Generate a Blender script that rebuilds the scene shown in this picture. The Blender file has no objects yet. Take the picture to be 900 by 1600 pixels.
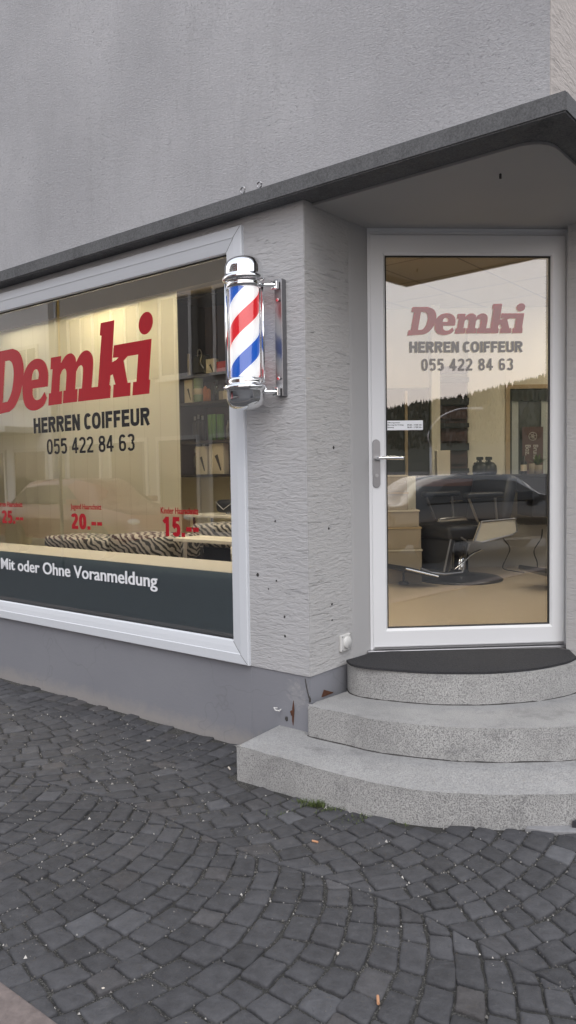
import bpy, bmesh, math, random
from mathutils import Vector, Matrix, noise
R = math.radians
random.seed(7)
scene = bpy.context.scene
C = scene.collection

# ------------------------------------------------------------------ helpers
def link(o):
    C.objects.link(o); return o
def tag(o, label=None, cat=None, group=None, kind=None):
    if label: o['label'] = label
    if cat: o['category'] = cat
    if group: o['group'] = group
    if kind: o['kind'] = kind
    return o
def empty(name, loc=(0,0,0), rz=0, parent=None):
    o = bpy.data.objects.new(name, None); o.location = loc; o.rotation_euler = (0,0,rz)
    if parent: o.parent = parent
    return link(o)
def obj(name, bm, mat, parent=None, smooth=False, loc=None, rot=None):
    if isinstance(bm, bpy.types.Mesh): me = bm
    else:
        bmesh.ops.recalc_face_normals(bm, faces=bm.faces[:]) if not getattr(obj,'norecalc',False) else None
        me = bpy.data.meshes.new(name); bm.to_mesh(me); bm.free()
    mats = mat if isinstance(mat, (list,tuple)) else [mat]
    for m in mats: me.materials.append(m)
    if smooth:
        for p in me.polygons: p.use_smooth = True
    o = bpy.data.objects.new(name, me)
    if parent: o.parent = parent
    if loc: o.location = loc
    if rot: o.rotation_euler = rot
    return link(o)
def copy_tree(o, parent=None):
    c = o.copy(); C.objects.link(c); c.parent = parent
    for ch in [x for x in bpy.data.objects if x.parent == o]: copy_tree(ch, c)
    return c
def BM(): return bmesh.new()
def box(bm, a, b, bev=0.0, seg=2, mi=0, M=None):
    x0,y0,z0 = a; x1,y1,z1 = b
    r = bmesh.ops.create_cube(bm, size=1)
    vs = r['verts']
    bmesh.ops.scale(bm, verts=vs, vec=(x1-x0,y1-y0,z1-z0))
    bmesh.ops.translate(bm, verts=vs, vec=((x0+x1)/2,(y0+y1)/2,(z0+z1)/2))
    fs = set(f for v in vs for f in v.link_faces)
    if bev > 0:
        es = list(set(e for v in vs for e in v.link_edges))
        rr = bmesh.ops.bevel(bm, geom=es, offset=bev, segments=seg, affect='EDGES', profile=.5)
        vs = list(set(rr['verts']) | set(v for f in rr['faces'] for v in f.verts) | set(v for v in vs if v.is_valid))
        fs = set(f for v in vs for f in v.link_faces)
    for f in fs: f.material_index = mi
    if M is not None: bmesh.ops.transform(bm, matrix=M, verts=[v for v in vs if v.is_valid])
    return vs
def prism(bm, pts, z0, z1, bev=0, mi=0):
    """vertical prism over 2D outline pts"""
    lo = [bm.verts.new((x,y,z0)) for x,y in pts]; hi = [bm.verts.new((x,y,z1)) for x,y in pts]
    n = len(pts); fs = []
    for i in range(n): fs.append(bm.faces.new((lo[i],lo[(i+1)%n],hi[(i+1)%n],hi[i])))
    top = bm.faces.new(hi); fs.append(top); fs.append(bm.faces.new(lo[::-1]))
    for f in fs: f.material_index = mi
    if bev: bmesh.ops.bevel(bm, geom=list(top.edges), offset=bev, segments=4, affect='EDGES', profile=.5)
    return fs
def lathe(bm, prof, n=48, c=(0,0,0), mi=0):
    rings = []
    for r,z in prof:
        if r < 1e-5: rings.append([bm.verts.new((c[0],c[1],c[2]+z))])
        else: rings.append([bm.verts.new((c[0]+r*math.cos(2*math.pi*k/n), c[1]+r*math.sin(2*math.pi*k/n), c[2]+z)) for k in range(n)])
    for a,b in zip(rings, rings[1:]):
        for k in range(n):
            k2 = (k+1)%n
            if len(a)==1 and len(b)==1: continue
            if len(a)==1: f = bm.faces.new((a[0],b[k],b[k2]))
            elif len(b)==1: f = bm.faces.new((a[k],a[k2],b[0]))
            else: f = bm.faces.new((a[k],a[k2],b[k2],b[k]))
            f.material_index = mi
def tube(bm, pts, r, n=8, cap=True, mi=0):
    pts = [Vector(p) for p in pts]; rings = []
    for i,p in enumerate(pts):
        d = (pts[min(i+1,len(pts)-1)] - pts[max(i-1,0)]).normalized()
        a = Vector((0,0,1)) if abs(d.z) < .9 else Vector((1,0,0))
        u = d.cross(a).normalized(); v = d.cross(u)
        rr = r[i] if isinstance(r,(list,tuple)) else r
        rings.append([bm.verts.new(p + (u*math.cos(2*math.pi*k/n) + v*math.sin(2*math.pi*k/n))*rr) for k in range(n)])
    for a,b in zip(rings, rings[1:]):
        for k in range(n):
            f = bm.faces.new((a[k],a[(k+1)%n],b[(k+1)%n],b[k])); f.material_index = mi
    if cap:
        bm.faces.new(rings[0][::-1]).material_index = mi; bm.faces.new(rings[-1]).material_index = mi
def smooth_curve(pts, n=6):
    """Catmull-Rom through 2D/3D points"""
    P = [Vector(p) for p in pts]; out = []
    for i in range(len(P)-1):
        p0 = P[max(i-1,0)]; p1 = P[i]; p2 = P[i+1]; p3 = P[min(i+2,len(P)-1)]
        for k in range(n):
            t = k/n
            out.append(.5*((2*p1) + (p2-p0)*t + (2*p0-5*p1+4*p2-p3)*t*t + (3*p1-p0-3*p2+p3)*t**3))
    out.append(P[-1]); return out

# ------------------------------------------------------------------ materials
class NT:
    def __init__(s, name):
        s.m = bpy.data.materials.new(name); s.m.use_nodes = True
        s.t = s.m.node_tree; s.t.nodes.clear()
        s.out = s.n('ShaderNodeOutputMaterial')
    def n(s, typ, **kw):
        nd = s.t.nodes.new(typ)
        for k,v in kw.items():
            if k in nd.inputs.keys() if False else False: pass
            setattr(nd, k, v)
        return nd
    def l(s, a, b): s.t.links.new(a, b)
    def coord(s, kind='Object', scale=(1,1,1), rot=(0,0,0), loc=(0,0,0)):
        c = s.n('ShaderNodeTexCoord'); mp = s.n('ShaderNodeMapping')
        mp.inputs['Scale'].default_value = scale; mp.inputs['Rotation'].default_value = rot; mp.inputs['Location'].default_value = loc
        s.l(c.outputs[kind], mp.inputs['Vector']); return mp.outputs['Vector']
    def noise(s, vec, scale, detail=4, rough=.55, dist=0):
        nd = s.n('ShaderNodeTexNoise'); nd.inputs['Scale'].default_value = scale; nd.inputs['Detail'].default_value = detail
        nd.inputs['Roughness'].default_value = rough; nd.inputs['Distortion'].default_value = dist
        if vec is not None: s.l(vec, nd.inputs['Vector'])
        return nd.outputs['Fac']
    def ramp(s, fac, stops, interp='LINEAR'):
        nd = s.n('ShaderNodeValToRGB'); cr = nd.color_ramp; cr.interpolation = interp
        while len(cr.elements) < len(stops): cr.elements.new(.5)
        for e,(p,c) in zip(cr.elements, stops):
            e.position = p; e.color = (c[0],c[1],c[2],1) if isinstance(c,(tuple,list)) else (c,c,c,1)
        s.l(fac, nd.inputs['Fac']); return nd.outputs['Color']
    def mix(s, fac, a, b, typ='MIX'):
        nd = s.n('ShaderNodeMix', data_type='RGBA', blend_type=typ)
        for sock,v in ((nd.inputs[0],fac),(nd.inputs[6],a),(nd.inputs[7],b)):
            if isinstance(v,(int,float)): sock.default_value = v
            elif isinstance(v,tuple): sock.default_value = (*v[:3],1)
            else: s.l(v, sock)
        return nd.outputs[2]
    def math(s, op, a, b=None, c=None):
        nd = s.n('ShaderNodeMath', operation=op)
        for i,v in enumerate((a,b,c)):
            if v is None: continue
            if isinstance(v,(int,float)): nd.inputs[i].default_value = v
            else: s.l(v, nd.inputs[i])
        return nd.outputs[0]
    def bump(s, h, strength=.5, dist=.005, normal=None):
        nd = s.n('ShaderNodeBump'); nd.inputs['Strength'].default_value = strength; nd.inputs['Distance'].default_value = dist
        s.l(h, nd.inputs['Height'])
        if normal is not None: s.l(normal, nd.inputs['Normal'])
        return nd.outputs['Normal']
    def bsdf(s, color, rough=.7, metal=0, normal=None, spec=None, emis=None, estr=0):
        nd = s.n('ShaderNodeBsdfPrincipled')
        for nm,v in (('Base Color',color),('Roughness',rough),('Metallic',metal),('Emission Color',emis)):
            if v is None: continue
            if isinstance(v,(int,float)): nd.inputs[nm].default_value = v
            elif isinstance(v,tuple): nd.inputs[nm].default_value = (*v[:3],1)
            else: s.l(v, nd.inputs[nm])
        if normal is not None: s.l(normal, nd.inputs['Normal'])
        if spec is not None: nd.inputs['Specular IOR Level'].default_value = spec
        nd.inputs['Emission Strength'].default_value = estr
        s.l(nd.outputs[0], s.out.inputs['Surface']); return nd
def simple(name, col, rough=.6, metal=0, var=.12, scale=8, bump=.15, spec=None, emis=None, estr=0, bscale=60, bdist=.001):
    t = NT(name); v = t.coord('Object')
    n1 = t.noise(v, scale, 4)
    c = t.mix(n1, tuple(x*(1-var) for x in col), tuple(min(1,x*(1+var)) for x in col))
    nm = t.bump(t.noise(v, bscale, 3), bump, bdist) if bump else None
    t.bsdf(c, rough, metal, nm, spec, emis, estr); return t.m

M = {}
# rough-cast plaster of the upper wall (UV metres)
def mat_upper():
    t = NT('roughcast_plaster'); v = t.coord('UV')
    big = t.noise(v, 1.1, 3, .5); mid = t.noise(v, 5, 4, .6)
    col = t.mix(t.ramp(big, [(.33,0),(.68,1)]), (.385,.387,.40), (.485,.487,.50))
    col = t.mix(t.math('MULTIPLY', t.ramp(mid, [(.5,0),(.75,1)]), .35), col, (.37,.37,.385))
    v2 = t.coord('UV', scale=(1,1.5,1))
    grain = t.noise(v2, 120, 5, .6, .6)
    # worm-like pits left by the rolled grains
    vp = t.coord('UV', scale=(1,2.3,1))
    worm = t.noise(vp, 58, 3, .5, 1.2); wm = t.ramp(worm, [(.31,0),(.37,1)])
    dens = t.ramp(t.noise(v, 2.2, 2, .5), [(.38,0),(.62,1)])
    wmask = t.mix(dens, (1,1,1), wm)
    sk_ = t.noise(t.coord('UV', scale=(1,.12,1)), 7, 5, .7); col = t.mix(t.math('MULTIPLY', t.ramp(sk_, [(.5,0),(.72,1)]), .35), col, (.33,.33,.335))
    gr2 = t.noise(v2, 62, 4, .75, .4); col = t.mix(t.ramp(gr2, [(.35,.30),(.5,0)]), col, (.26,.26,.275)); col = t.mix(t.ramp(gr2, [(.52,0),(.68,.35)]), col, (.58,.58,.60))
    col = t.mix(wmask, (.29,.29,.30), col)
    nm = t.bump(gr2, .5, .006); nm = t.bump(grain, .8, .005, nm); nm = t.bump(wmask, .7, .004, nm)
    t.bsdf(col, .92, 0, nm, .25); return t.m
M['upper'] = mat_upper()
def mat_scratch(name, c1, c2, hole=True):
    """float-scratched plaster: short horizontal drag grooves"""
    t = NT(name); v = t.coord('UV')
    big = t.noise(v, 1.6, 4, .55)
    col = t.mix(big, c1, c2)
    vs = t.coord('UV', scale=(.62,5.6,1), rot=(0,0,R(4)))
    g = t.noise(vs, 9.5, 4, .6, .9); gm = t.ramp(g, [(.33,0),(.40,1)])
    vs2 = t.coord('UV', scale=(.7,4.2,1), rot=(0,0,R(-5)), loc=(3,1,0))
    g2 = t.noise(vs2, 19, 3, .6, .7); gm2 = t.ramp(g2, [(.30,0),(.345,1)])
    gr = t.mix(1.0, gm, gm2, 'MULTIPLY')
    where = t.ramp(t.noise(t.coord('UV', loc=(7,2,0)), 2.6, 3, .6), [(.38,.15),(.6,1)])
    gr = t.mix(where, (1,1,1), gr)
    grain = t.noise(v, 160, 4, .6)
    wav = t.noise(t.coord('UV', scale=(1,3,1)), 22, 4, .6, .5)
    col = t.mix(t.math('MULTIPLY', t.math('SUBTRACT', 1.0, gr), .20), col, (.2,.2,.205))
    col = t.mix(t.math('MULTIPLY', t.ramp(wav, [(.45,0),(.8,1)]), .25), col, tuple(x*.82 for x in c1))
    nm = t.bump(wav, .75, .009); nm = t.bump(gr, .7, .005, nm); nm = t.bump(grain, .35, .0015, nm)
    t.bsdf(col, .9, 0, nm, .25); return t.m
M['scratch'] = mat_scratch('scratched_plaster', (.43,.43,.435), (.52,.52,.525))
M['scratch_warm'] = mat_scratch('scratched_plaster_reveal', (.44,.435,.43), (.49,.485,.48))
M['scratch_cream'] = mat_scratch('scratched_plaster_side', (.46,.425,.40), (.54,.50,.47))
def mat_plinth():
    t = NT('painted_plinth'); v = t.coord('UV')
    big = t.noise(v, 1.4, 5, .6); col = t.mix(big, (.205,.21,.235), (.265,.27,.29))
    # pale abraded band near the ground with a ragged upper edge
    sep = t.n('ShaderNodeSeparateXYZ'); t.l(v, sep.inputs[0])
    edge = t.math('ADD', sep.outputs['Y'], t.math('MULTIPLY', t.math('SUBTRACT', t.noise(v, 9, 6, .75), .5), .16))
    m = t.ramp(edge, [(.02,1),(.10,0)])
    col = t.mix(t.math('MULTIPLY', m, .8), col, (.33,.31,.295))
    fl = t.noise(v, 26, 6, .75)
    # flaked patch beside the entrance corner (s .25-.49, z .2-.43)
    du = t.math('MULTIPLY', t.math('SUBTRACT', sep.outputs['X'], .40), 6.5)
    dv = t.math('MULTIPLY', t.math('SUBTRACT', sep.outputs['Y'], .33), 5.5)
    d2 = t.math('ADD', t.math('MULTIPLY', du, du), t.math('MULTIPLY', dv, dv))
    pm = t.ramp(t.math('ADD', d2, t.math('MULTIPLY', fl, 1.6)), [(.55,1),(1.1,0)])
    col = t.mix(t.math('MULTIPLY', pm, .65), col, (.40,.39,.38))
    # fine cracks
    vo = t.n('ShaderNodeTexVoronoi', feature='DISTANCE_TO_EDGE'); vo.inputs['Scale'].default_value = 1.3
    vd = t.n('ShaderNodeVectorMath', operation='ADD'); nz = t.n('ShaderNodeTexNoise'); nz.inputs['Scale'].default_value = 4; t.l(v, nz.inputs['Vector'])
    sc = t.n('ShaderNodeVectorMath', operation='SCALE'); sc.inputs['Scale'].default_value = .45; t.l(nz.outputs['Color'], sc.inputs[0])
    t.l(v, vd.inputs[0]); t.l(sc.outputs[0], vd.inputs[1]); t.l(vd.outputs[0], vo.inputs['Vector'])
    cr = t.ramp(vo.outputs['Distance'], [(.0,0),(.006,1)])
    col = t.mix(cr, t.mix(.22, col, (.12,.12,.12)), col)
    nm = t.bump(t.noise(v, 45, 5, .6), .35, .002); nm = t.bump(fl, .2, .004, nm)
    t.bsdf(col, .75, 0, nm, .35); return t.m
M['plinth'] = mat_plinth()
def mat_concrete(name, lo, hi, dark):
    t = NT(name); v = t.coord('Object')
    a = t.noise(v, 3, 5, .6); col = t.mix(a, lo, hi)
    s = t.noise(t.coord('Object', scale=(1,1,.35)), 9, 5, .7)
    col = t.mix(t.math('MULTIPLY', t.ramp(s, [(.45,0),(.7,1)]), .7), col, dark)
    g = t.noise(v, 140, 4, .7); col = t.mix(t.ramp(g,[(.3,0),(.7,1)]), t.mix(.35,col,(.04,.04,.04)), t.mix(.2,col,(.4,.4,.4)))
    nm = t.bump(g, .5, .003); t.bsdf(col, .93, 0, nm, .2); return t.m
M['ledge'] = mat_concrete('weathered_concrete', (.095,.10,.105), (.15,.152,.158), (.06,.063,.065))
def mat_steps():
    t = NT('bush_hammered_granite'); v = t.coord('Object')
    g = t.n('ShaderNodeTexVoronoi'); g.inputs['Scale'].default_value = 190; g.inputs['Randomness'].default_value = 1; t.l(v, g.inputs['Vector'])
    sp = t.noise(v, 205, 3, .7)
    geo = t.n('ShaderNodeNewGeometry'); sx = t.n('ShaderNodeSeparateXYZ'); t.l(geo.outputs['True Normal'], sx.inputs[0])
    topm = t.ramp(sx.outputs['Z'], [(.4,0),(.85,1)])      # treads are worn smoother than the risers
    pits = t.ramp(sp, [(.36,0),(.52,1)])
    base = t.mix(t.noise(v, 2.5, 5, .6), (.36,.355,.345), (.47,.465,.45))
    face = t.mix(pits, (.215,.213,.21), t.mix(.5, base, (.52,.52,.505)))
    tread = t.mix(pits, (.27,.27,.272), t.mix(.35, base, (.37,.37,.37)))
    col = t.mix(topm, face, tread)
    st = t.noise(v, 6, 6, .7); col = t.mix(t.math('MULTIPLY', t.ramp(st, [(.54,0),(.72,1)]), .5), col, (.15,.15,.15))
    st2 = t.noise(t.coord('Object', loc=(4,2,1)), 2.1, 5, .65); col = t.mix(t.math('MULTIPLY', t.ramp(st2, [(.42,0),(.66,1)]), .32), col, (.17,.17,.17))
    # grime where riser meets tread
    nm = t.bump(pits, .7, .003); nm = t.bump(t.noise(v, 18, 4), .35, .006, nm)
    t.bsdf(col, .88, 0, nm, .3); return t.m
M['granite'] = mat_steps()
def mat_cobble():
    t = NT('basalt_setts'); v = t.coord('Object')
    at = t.n('ShaderNodeAttribute'); at.attribute_name = 'tone'
    rnd = at.outputs['Fac']
    base = t.ramp(rnd, [(0,(.030,.030,.033)),(.35,(.042,.042,.046)),(.72,(.058,.058,.063)),(.92,(.080,.081,.088)),(1,(.105,.107,.115))])
    at2 = t.n('ShaderNodeAttribute'); at2.attribute_name = 'warm'
    base = t.mix(t.ramp(at2.outputs['Fac'], [(.9,0),(1,.4)]), base, (.09,.078,.07))
    m = t.noise(v, 22, 5, .65); base = t.mix(t.ramp(m,[(.3,0),(.75,1)]), t.mix(.3,base,(.03,.03,.032)), t.mix(.12,base,(.3,.3,.31)))
    sc = t.noise(v, 320, 3, .6); base = t.mix(t.ramp(sc, [(.68,0),(.8,.4)]), base, (.25,.25,.25))
    sh = t.noise(t.coord('Object', scale=(1,2.2,1)), 9, 6, .72); base = t.mix(t.math('MULTIPLY', t.ramp(sh,[(.6,0),(.78,1)]), .3), base, (.19,.19,.2))
    nm = t.bump(m, .7, .008); nm = t.bump(t.noise(v, 75, 5, .7), .8, .005, nm)
    rr = t.math('ADD', .55, t.math('MULTIPLY', m, .25))
    t.bsdf(base, rr, 0, nm, .42); return t.m
M['cobble'] = mat_cobble()
def mat_bed():
    t = NT('joint_grit'); v = t.coord('Object'); g = t.noise(v, 210, 3, .75); b = t.noise(v, 1.3, 3, .6)
    pale = t.math('MULTIPLY', t.ramp(g, [(.53,0),(.62,1)]), t.ramp(b, [(.40,.12),(.62,1)]))
    t.bsdf(t.mix(pale, t.mix(g, (.02,.02,.019), (.05,.048,.044)), (.27,.26,.24)), .95, 0, t.bump(g, .9, .006)); return t.m
M['bedding'] = mat_bed()
M['asphalt'] = simple('asphalt', (.055,.055,.057), .9, var=.35, scale=90, bump=.6, bscale=200, bdist=.004)
M['kerb'] = simple('kerb_granite', (.17,.14,.13), .9, var=.5, scale=35, bump=.6, bscale=110, bdist=.004)
M['pebble'] = None
def mat_pebble():
    t = NT('pebbles'); at = t.n('ShaderNodeAttribute'); at.attribute_name = 'tone'
    t.bsdf(t.ramp(at.outputs['Fac'], [(0,(.09,.085,.08)),(.6,(.22,.21,.195)),(1,(.6,.58,.54))]), .85); return t.m
M['pebble'] = mat_pebble()
M['pvc'] = simple('white_pvc', (.67,.70,.735), .38, var=.025, scale=3, bump=.05, bscale=30, spec=.45)
M['pvc_door'] = simple('white_lacquered_frame', (.74,.75,.76), .4, var=.02, scale=3, bump=.05, bscale=30, spec=.45)
M['seal'] = simple('rubber_seal', (.02,.02,.021), .6)
M['alu'] = simple('brushed_aluminium', (.46,.46,.47), .38, 1, var=.08, bump=.1)
M['steel_dull'] = simple('satin_steel', (.33,.33,.34), .36, 1, var=.08, bump=.1)
M['gunmetal'] = simple('dull_steel_channel', (.30,.30,.31), .3, 1, var=.1, bump=.1)
M['soffit'] = simple('soffit_paint', (.36,.357,.355), .9, var=.08, scale=2, bump=.4, bscale=70, bdist=.002)
M['smooth_plaster'] = simple('smooth_painted_render', (.42,.417,.415), .85, var=.05, scale=3, bump=.25, bscale=50, bdist=.001)
def mat_mat():
    t = NT('doormat_fibre'); v = t.coord('Object'); n = t.noise(v, 260, 3, .7)
    t.bsdf(t.ramp(n, [(.3,(.022,.022,.024)),(.75,(.085,.085,.09))]), .95, 0, t.bump(n, 1, .006), .15); return t.m
M['mat'] = mat_mat()
def mat_glass(name, boost, tint=(.95,.96,.955), fmul=1.9):
    t = NT(name)
    fr = t.n('ShaderNodeFresnel'); fr.inputs['IOR'].default_value = 1.5
    f = t.math('MINIMUM', t.math('ADD', t.math('MULTIPLY', fr.outputs[0], fmul), boost), .95)
    tr = t.n('ShaderNodeBsdfTransparent'); tr.inputs[0].default_value = (*tint,1)
    gl = t.n('ShaderNodeBsdfGlossy'); gl.inputs['Roughness'].default_value = 0.0; gl.inputs['Color'].default_value = (.97,.97,.97,1)
    v = t.coord('Object'); 
    t.l(t.bump(t.noise(v, 1.6, 2), .06, .004), gl.inputs['Normal'])
    mx = t.n('ShaderNodeMixShader'); t.l(f, mx.inputs[0]); t.l(tr.outputs[0], mx.inputs[1]); t.l(gl.outputs[0], mx.inputs[2])
    t.l(mx.outputs[0], t.out.inputs['Surface']); return t.m
M['glass_window'] = mat_glass('window_glass', .10, (.95,.955,.95))
M['glass_door'] = mat_glass('door_glass', .035, (.97,.975,.97), .9)
M['glass_door_inner'] = mat_glass('door_glass_coated', .17, (.97,.975,.97), 1.2)
M['glass_tube'] = mat_glass('acrylic_tube', .01, (.99,.99,.99))
M['glass_bottle'] = mat_glass('bottle_glass', .02, (.55,.62,.6))
def mat_dark_glass():
    t = NT('dark_pane'); t.bsdf((.03,.033,.037), .06, 0, None, .9); return t.m
M['pane_dark'] = mat_dark_glass()
M['chrome'] = None
t = NT('chrome'); t.bsdf((.86,.87,.88), .055, 1, t.bump(t.noise(t.coord('Object'), 5, 2), .03, .002)); M['chrome'] = t.m
M['red_vinyl'] = simple('red_vinyl', (.38,.014,.022), .22, var=.03, bump=0)
M['black_vinyl'] = simple('black_vinyl', (.016,.016,.02), .2, var=.03, bump=0)
M['white_vinyl'] = simple('white_vinyl', (.86,.88,.90), .4, var=.02, bump=0)
M['film'] = simple('slate_film', (.125,.175,.20), .45, var=.05, bump=0)
def mat_stripes():
    t = NT('barber_stripes'); v = t.coord('Object'); sp = t.n('ShaderNodeSeparateXYZ'); t.l(v, sp.inputs[0])
    ang = t.math('DIVIDE', t.math('ARCTAN2', sp.outputs['Y'], sp.outputs['X']), 2*math.pi)
    ph = t.math('FRACT', t.math('ADD', t.math('ADD', t.math('DIVIDE', sp.outputs['Z'], .385), t.math('MULTIPLY', ang, -1.0)), PH0))
    W_=(.86,.86,.86); B_=(.014,.11,.48); R_=(.62,.02,.03)
    c = t.ramp(ph, [(0,B_),(.235,W_),(.5,R_),(.735,W_)], 'CONSTANT')
    t.bsdf(c, .3, 0, None, .5, c, .55); return t.m
PH0 = .376
M['stripes'] = mat_stripes()
# interior
M['int_wall'] = simple('cream_wall', (.72,.67,.52), .85, var=.04, scale=1.5, bump=.1)
M['int_wall_grey'] = simple('greige_wall', (.48,.45,.39), .85, var=.05, scale=1.5, bump=.1)
def mat_floor():
    t = NT('beige_floor'); v = t.coord('Object', scale=(1,5,1)); n = t.noise(v, 5, 5, .6)
    t.bsdf(t.mix(n, (.46,.37,.265), (.54,.44,.32)), .32, 0, None, .4); return t.m
M['int_floor'] = mat_floor()
def mat_tiles():
    t = NT('ceiling_tiles'); br = t.n('ShaderNodeTexBrick', offset=0.0); br.inputs['Scale'].default_value = 1
    br.inputs['Brick Width'].default_value = .6; br.inputs['Row Height'].default_value = .6; br.inputs['Mortar Size'].default_value = .008
    br.inputs['Color1'].default_value = (.46,.37,.25,1); br.inputs['Color2'].default_value = (.42,.34,.23,1); br.inputs['Mortar'].default_value = (.2,.15,.1,1)
    t.l(t.coord('Object'), br.inputs['Vector']); t.bsdf(br.outputs['Color'], .9); return t.m
M['int_ceiling'] = mat_tiles()
def mat_curtain():
    t = NT('cream_blind'); v = t.coord('Object'); n = t.noise(v, 2, 3)
    sp = t.n('ShaderNodeSeparateXYZ'); t.l(v, sp.inputs[0])
    fr = t.math('FRACT', t.math('MULTIPLY', sp.outputs['X'], 5.3)); ln = t.ramp(fr, [(0,.0),(.03,1)])
    c = t.mix(n, (.74,.70,.54), (.79,.76,.60)); c = t.mix(ln, (.58,.53,.37), c)
    t.bsdf(c, .8); return t.m
M['curtain'] = mat_curtain()
M['header'] = simple('taupe_header', (.20,.175,.145), .8, var=.06)
def mat_zebra():
    t = NT('zebra_fabric'); v = t.coord('Object', scale=(1,1.2,1.6))
    w = t.n('ShaderNodeTexWave', wave_type='BANDS', bands_direction='DIAGONAL'); w.inputs['Scale'].default_value = 9; w.inputs['Distortion'].default_value = 9
    w.inputs['Detail'].default_value = 2; w.inputs['Detail Scale'].default_value = .8; t.l(v, w.inputs['Vector'])
    t.bsdf(t.ramp(w.outputs['Fac'], [(.42,(.035,.035,.037)),(.52,(.38,.35,.31))]), .8); return t.m
M['zebra'] = mat_zebra()
M['white_top'] = simple('cream_tabletop', (.66,.61,.50), .5, var=.03)
M['black_leather'] = simple('black_leather', (.022,.024,.03), .38, var=.3, bump=.3, bscale=120)
M['black_cab'] = simple('black_cabinet', (.012,.012,.014), .35, var=.2)
M['brown_cab'] = simple('red_brown_panel', (.075,.028,.02), .5, var=.3, scale=4)
M['shelf_dark'] = simple('dark_shelf', (.022,.019,.019), .5, var=.2)
M['shelf_back'] = simple('dark_red_backboard', (.060,.028,.025), .6, var=.3, scale=3)
M['tan_box'] = simple('tan_board', (.31,.26,.19), .8, var=.08)
M['cream_box'] = simple('cream_carton', (.62,.55,.42), .7, var=.05)
M['wood'] = simple('light_wood', (.42,.31,.17), .55, var=.15, scale=20)
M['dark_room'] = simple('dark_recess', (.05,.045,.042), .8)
M['green'] = simple('green_plastic', (.11,.24,.05), .4); M['green_pale'] = simple('pale_green_tin', (.25,.33,.20), .5)
M['red_box'] = simple('red_carton', (.45,.03,.025), .6); M['orange'] = simple('orange_plastic', (.5,.17,.06), .5)
M['black_plastic'] = simple('black_plastic', (.015,.015,.016), .35, var=.2)
M['white_plastic'] = simple('white_plastic', (.62,.62,.60), .4, var=.03)
M['lace'] = simple('pale_lace', (.42,.44,.40), .8)
M['mirror_dark'] = simple('grey_green_pane', (.085,.09,.08), .12, var=.2)
M['poster'] = simple('brown_poster', (.10,.055,.045), .5, var=.06)
M['poster_ink'] = simple('poster_print', (.42,.39,.34), .5, bump=0)
M['rust'] = simple('rust', (.09,.035,.018), .9, var=.5, scale=60)
M['hole'] = simple('drill_hole_dark', (.05,.048,.046), .95)
M['leaf'] = simple('grass_blades', (.085,.115,.03), .7, var=.4, scale=60)
M['paper'] = simple('filter_paper', (.62,.56,.48), .8); M['orange_paper'] = simple('orange_paper', (.5,.26,.14), .8)
M['slate'] = simple('broken_slate', (.035,.035,.04), .7, var=.3)
M['lamp'] = simple('lamp_glow', (.9,.85,.7), .5, bump=0, emis=(1,.89,.70), estr=11.5)

# ------------------------------------------------------------------ frames of reference
B0 = Vector((-.286,3.958,0)); TH = R(-38.7)
MF = Matrix.Translation(B0) @ Matrix.Rotation(TH, 4, 'Z')          # facade frame: x along wall, y into the building
def F(s,t,z=0): return MF @ Vector((s,t,z))
D0 = Vector((.43,4.05,0)); TD = R(90-86.3)                          # door frame
def D(x,y,z=0): return Matrix.Translation(D0) @ Matrix.Rotation(TD,4,'Z') @ Vector((x,y,z))
def toF(P): return MF.inverted() @ Vector(P)
def sm(a,b,x):
    t = max(0,min(1,(x-a)/(b-a))); return t*t*(3-2*t)
def ground(x,y): return .026*sm(-.3,.75,x)*sm(-.6,2.2,y)

# ------------------------------------------------------------------ text
def text_mesh(txt, bold=0.0, font_sx=1.0):
    cu = bpy.data.curves.new('txt', 'FONT'); cu.body = txt; cu.size = 1; cu.offset = bold; cu.resolution_u = 4
    o = bpy.data.objects.new('txt', cu); C.objects.link(o)
    dg = bpy.context.evaluated_depsgraph_get(); me = bpy.data.meshes.new_from_object(o.evaluated_get(dg))
    bpy.data.objects.remove(o); bpy.data.curves.remove(cu); return me
def fit_mesh(me, x0, x1, z0, z1, y, thick=0.0, shear=0):
    """lay flat XY mesh into the XZ plane and fit to the box"""
    xs = [v.co.x for v in me.vertices]; ys = [v.co.y for v in me.vertices]
    ax,bx,ay,by = min(xs),max(xs),min(ys),max(ys)
    for v in me.vertices:
        u = (v.co.x-ax)/(bx-ax); w = (v.co.y-ay)/(by-ay)
        v.co = (x0+u*(x1-x0), y, z0+w*(z1-z0))
    return me
def words(txt, x0, x1, z0, z1, y, mat, parent, bold=.02, name='lettering', refbox=None, label=None):
    me = text_mesh(txt, min(bold,.012)); b_ = BM()
    for k,dx in enumerate((0,bold*.9,bold*1.8)):
        k0 = len(b_.verts); b_.from_mesh(me); b_.verts.ensure_lookup_table()
        for v in b_.verts[k0:]: v.co.x += dx; v.co.z = k
    b_.to_mesh(me); b_.free()
    lay = [v.co.z for v in me.vertices]
    me = fit_mesh(me, x0, x1, z0, z1, y)
    for v,l_ in zip(me.vertices,lay): v.co.y += l_*.0002
    me.materials.clear()
    o = obj(name, me, mat, parent)
    if label: o['label'] = label
    return o
def arcp(cx,cy,rx,ry,a0,a1,n=14):
    return [(cx+rx*math.copysign(abs(math.cos(R(a0+(a1-a0)*k/n)))**.8,math.cos(R(a0+(a1-a0)*k/n))), cy+ry*math.copysign(abs(math.sin(R(a0+(a1-a0)*k/n)))**.8,math.sin(R(a0+(a1-a0)*k/n)))) for k in range(n+1)]
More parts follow.
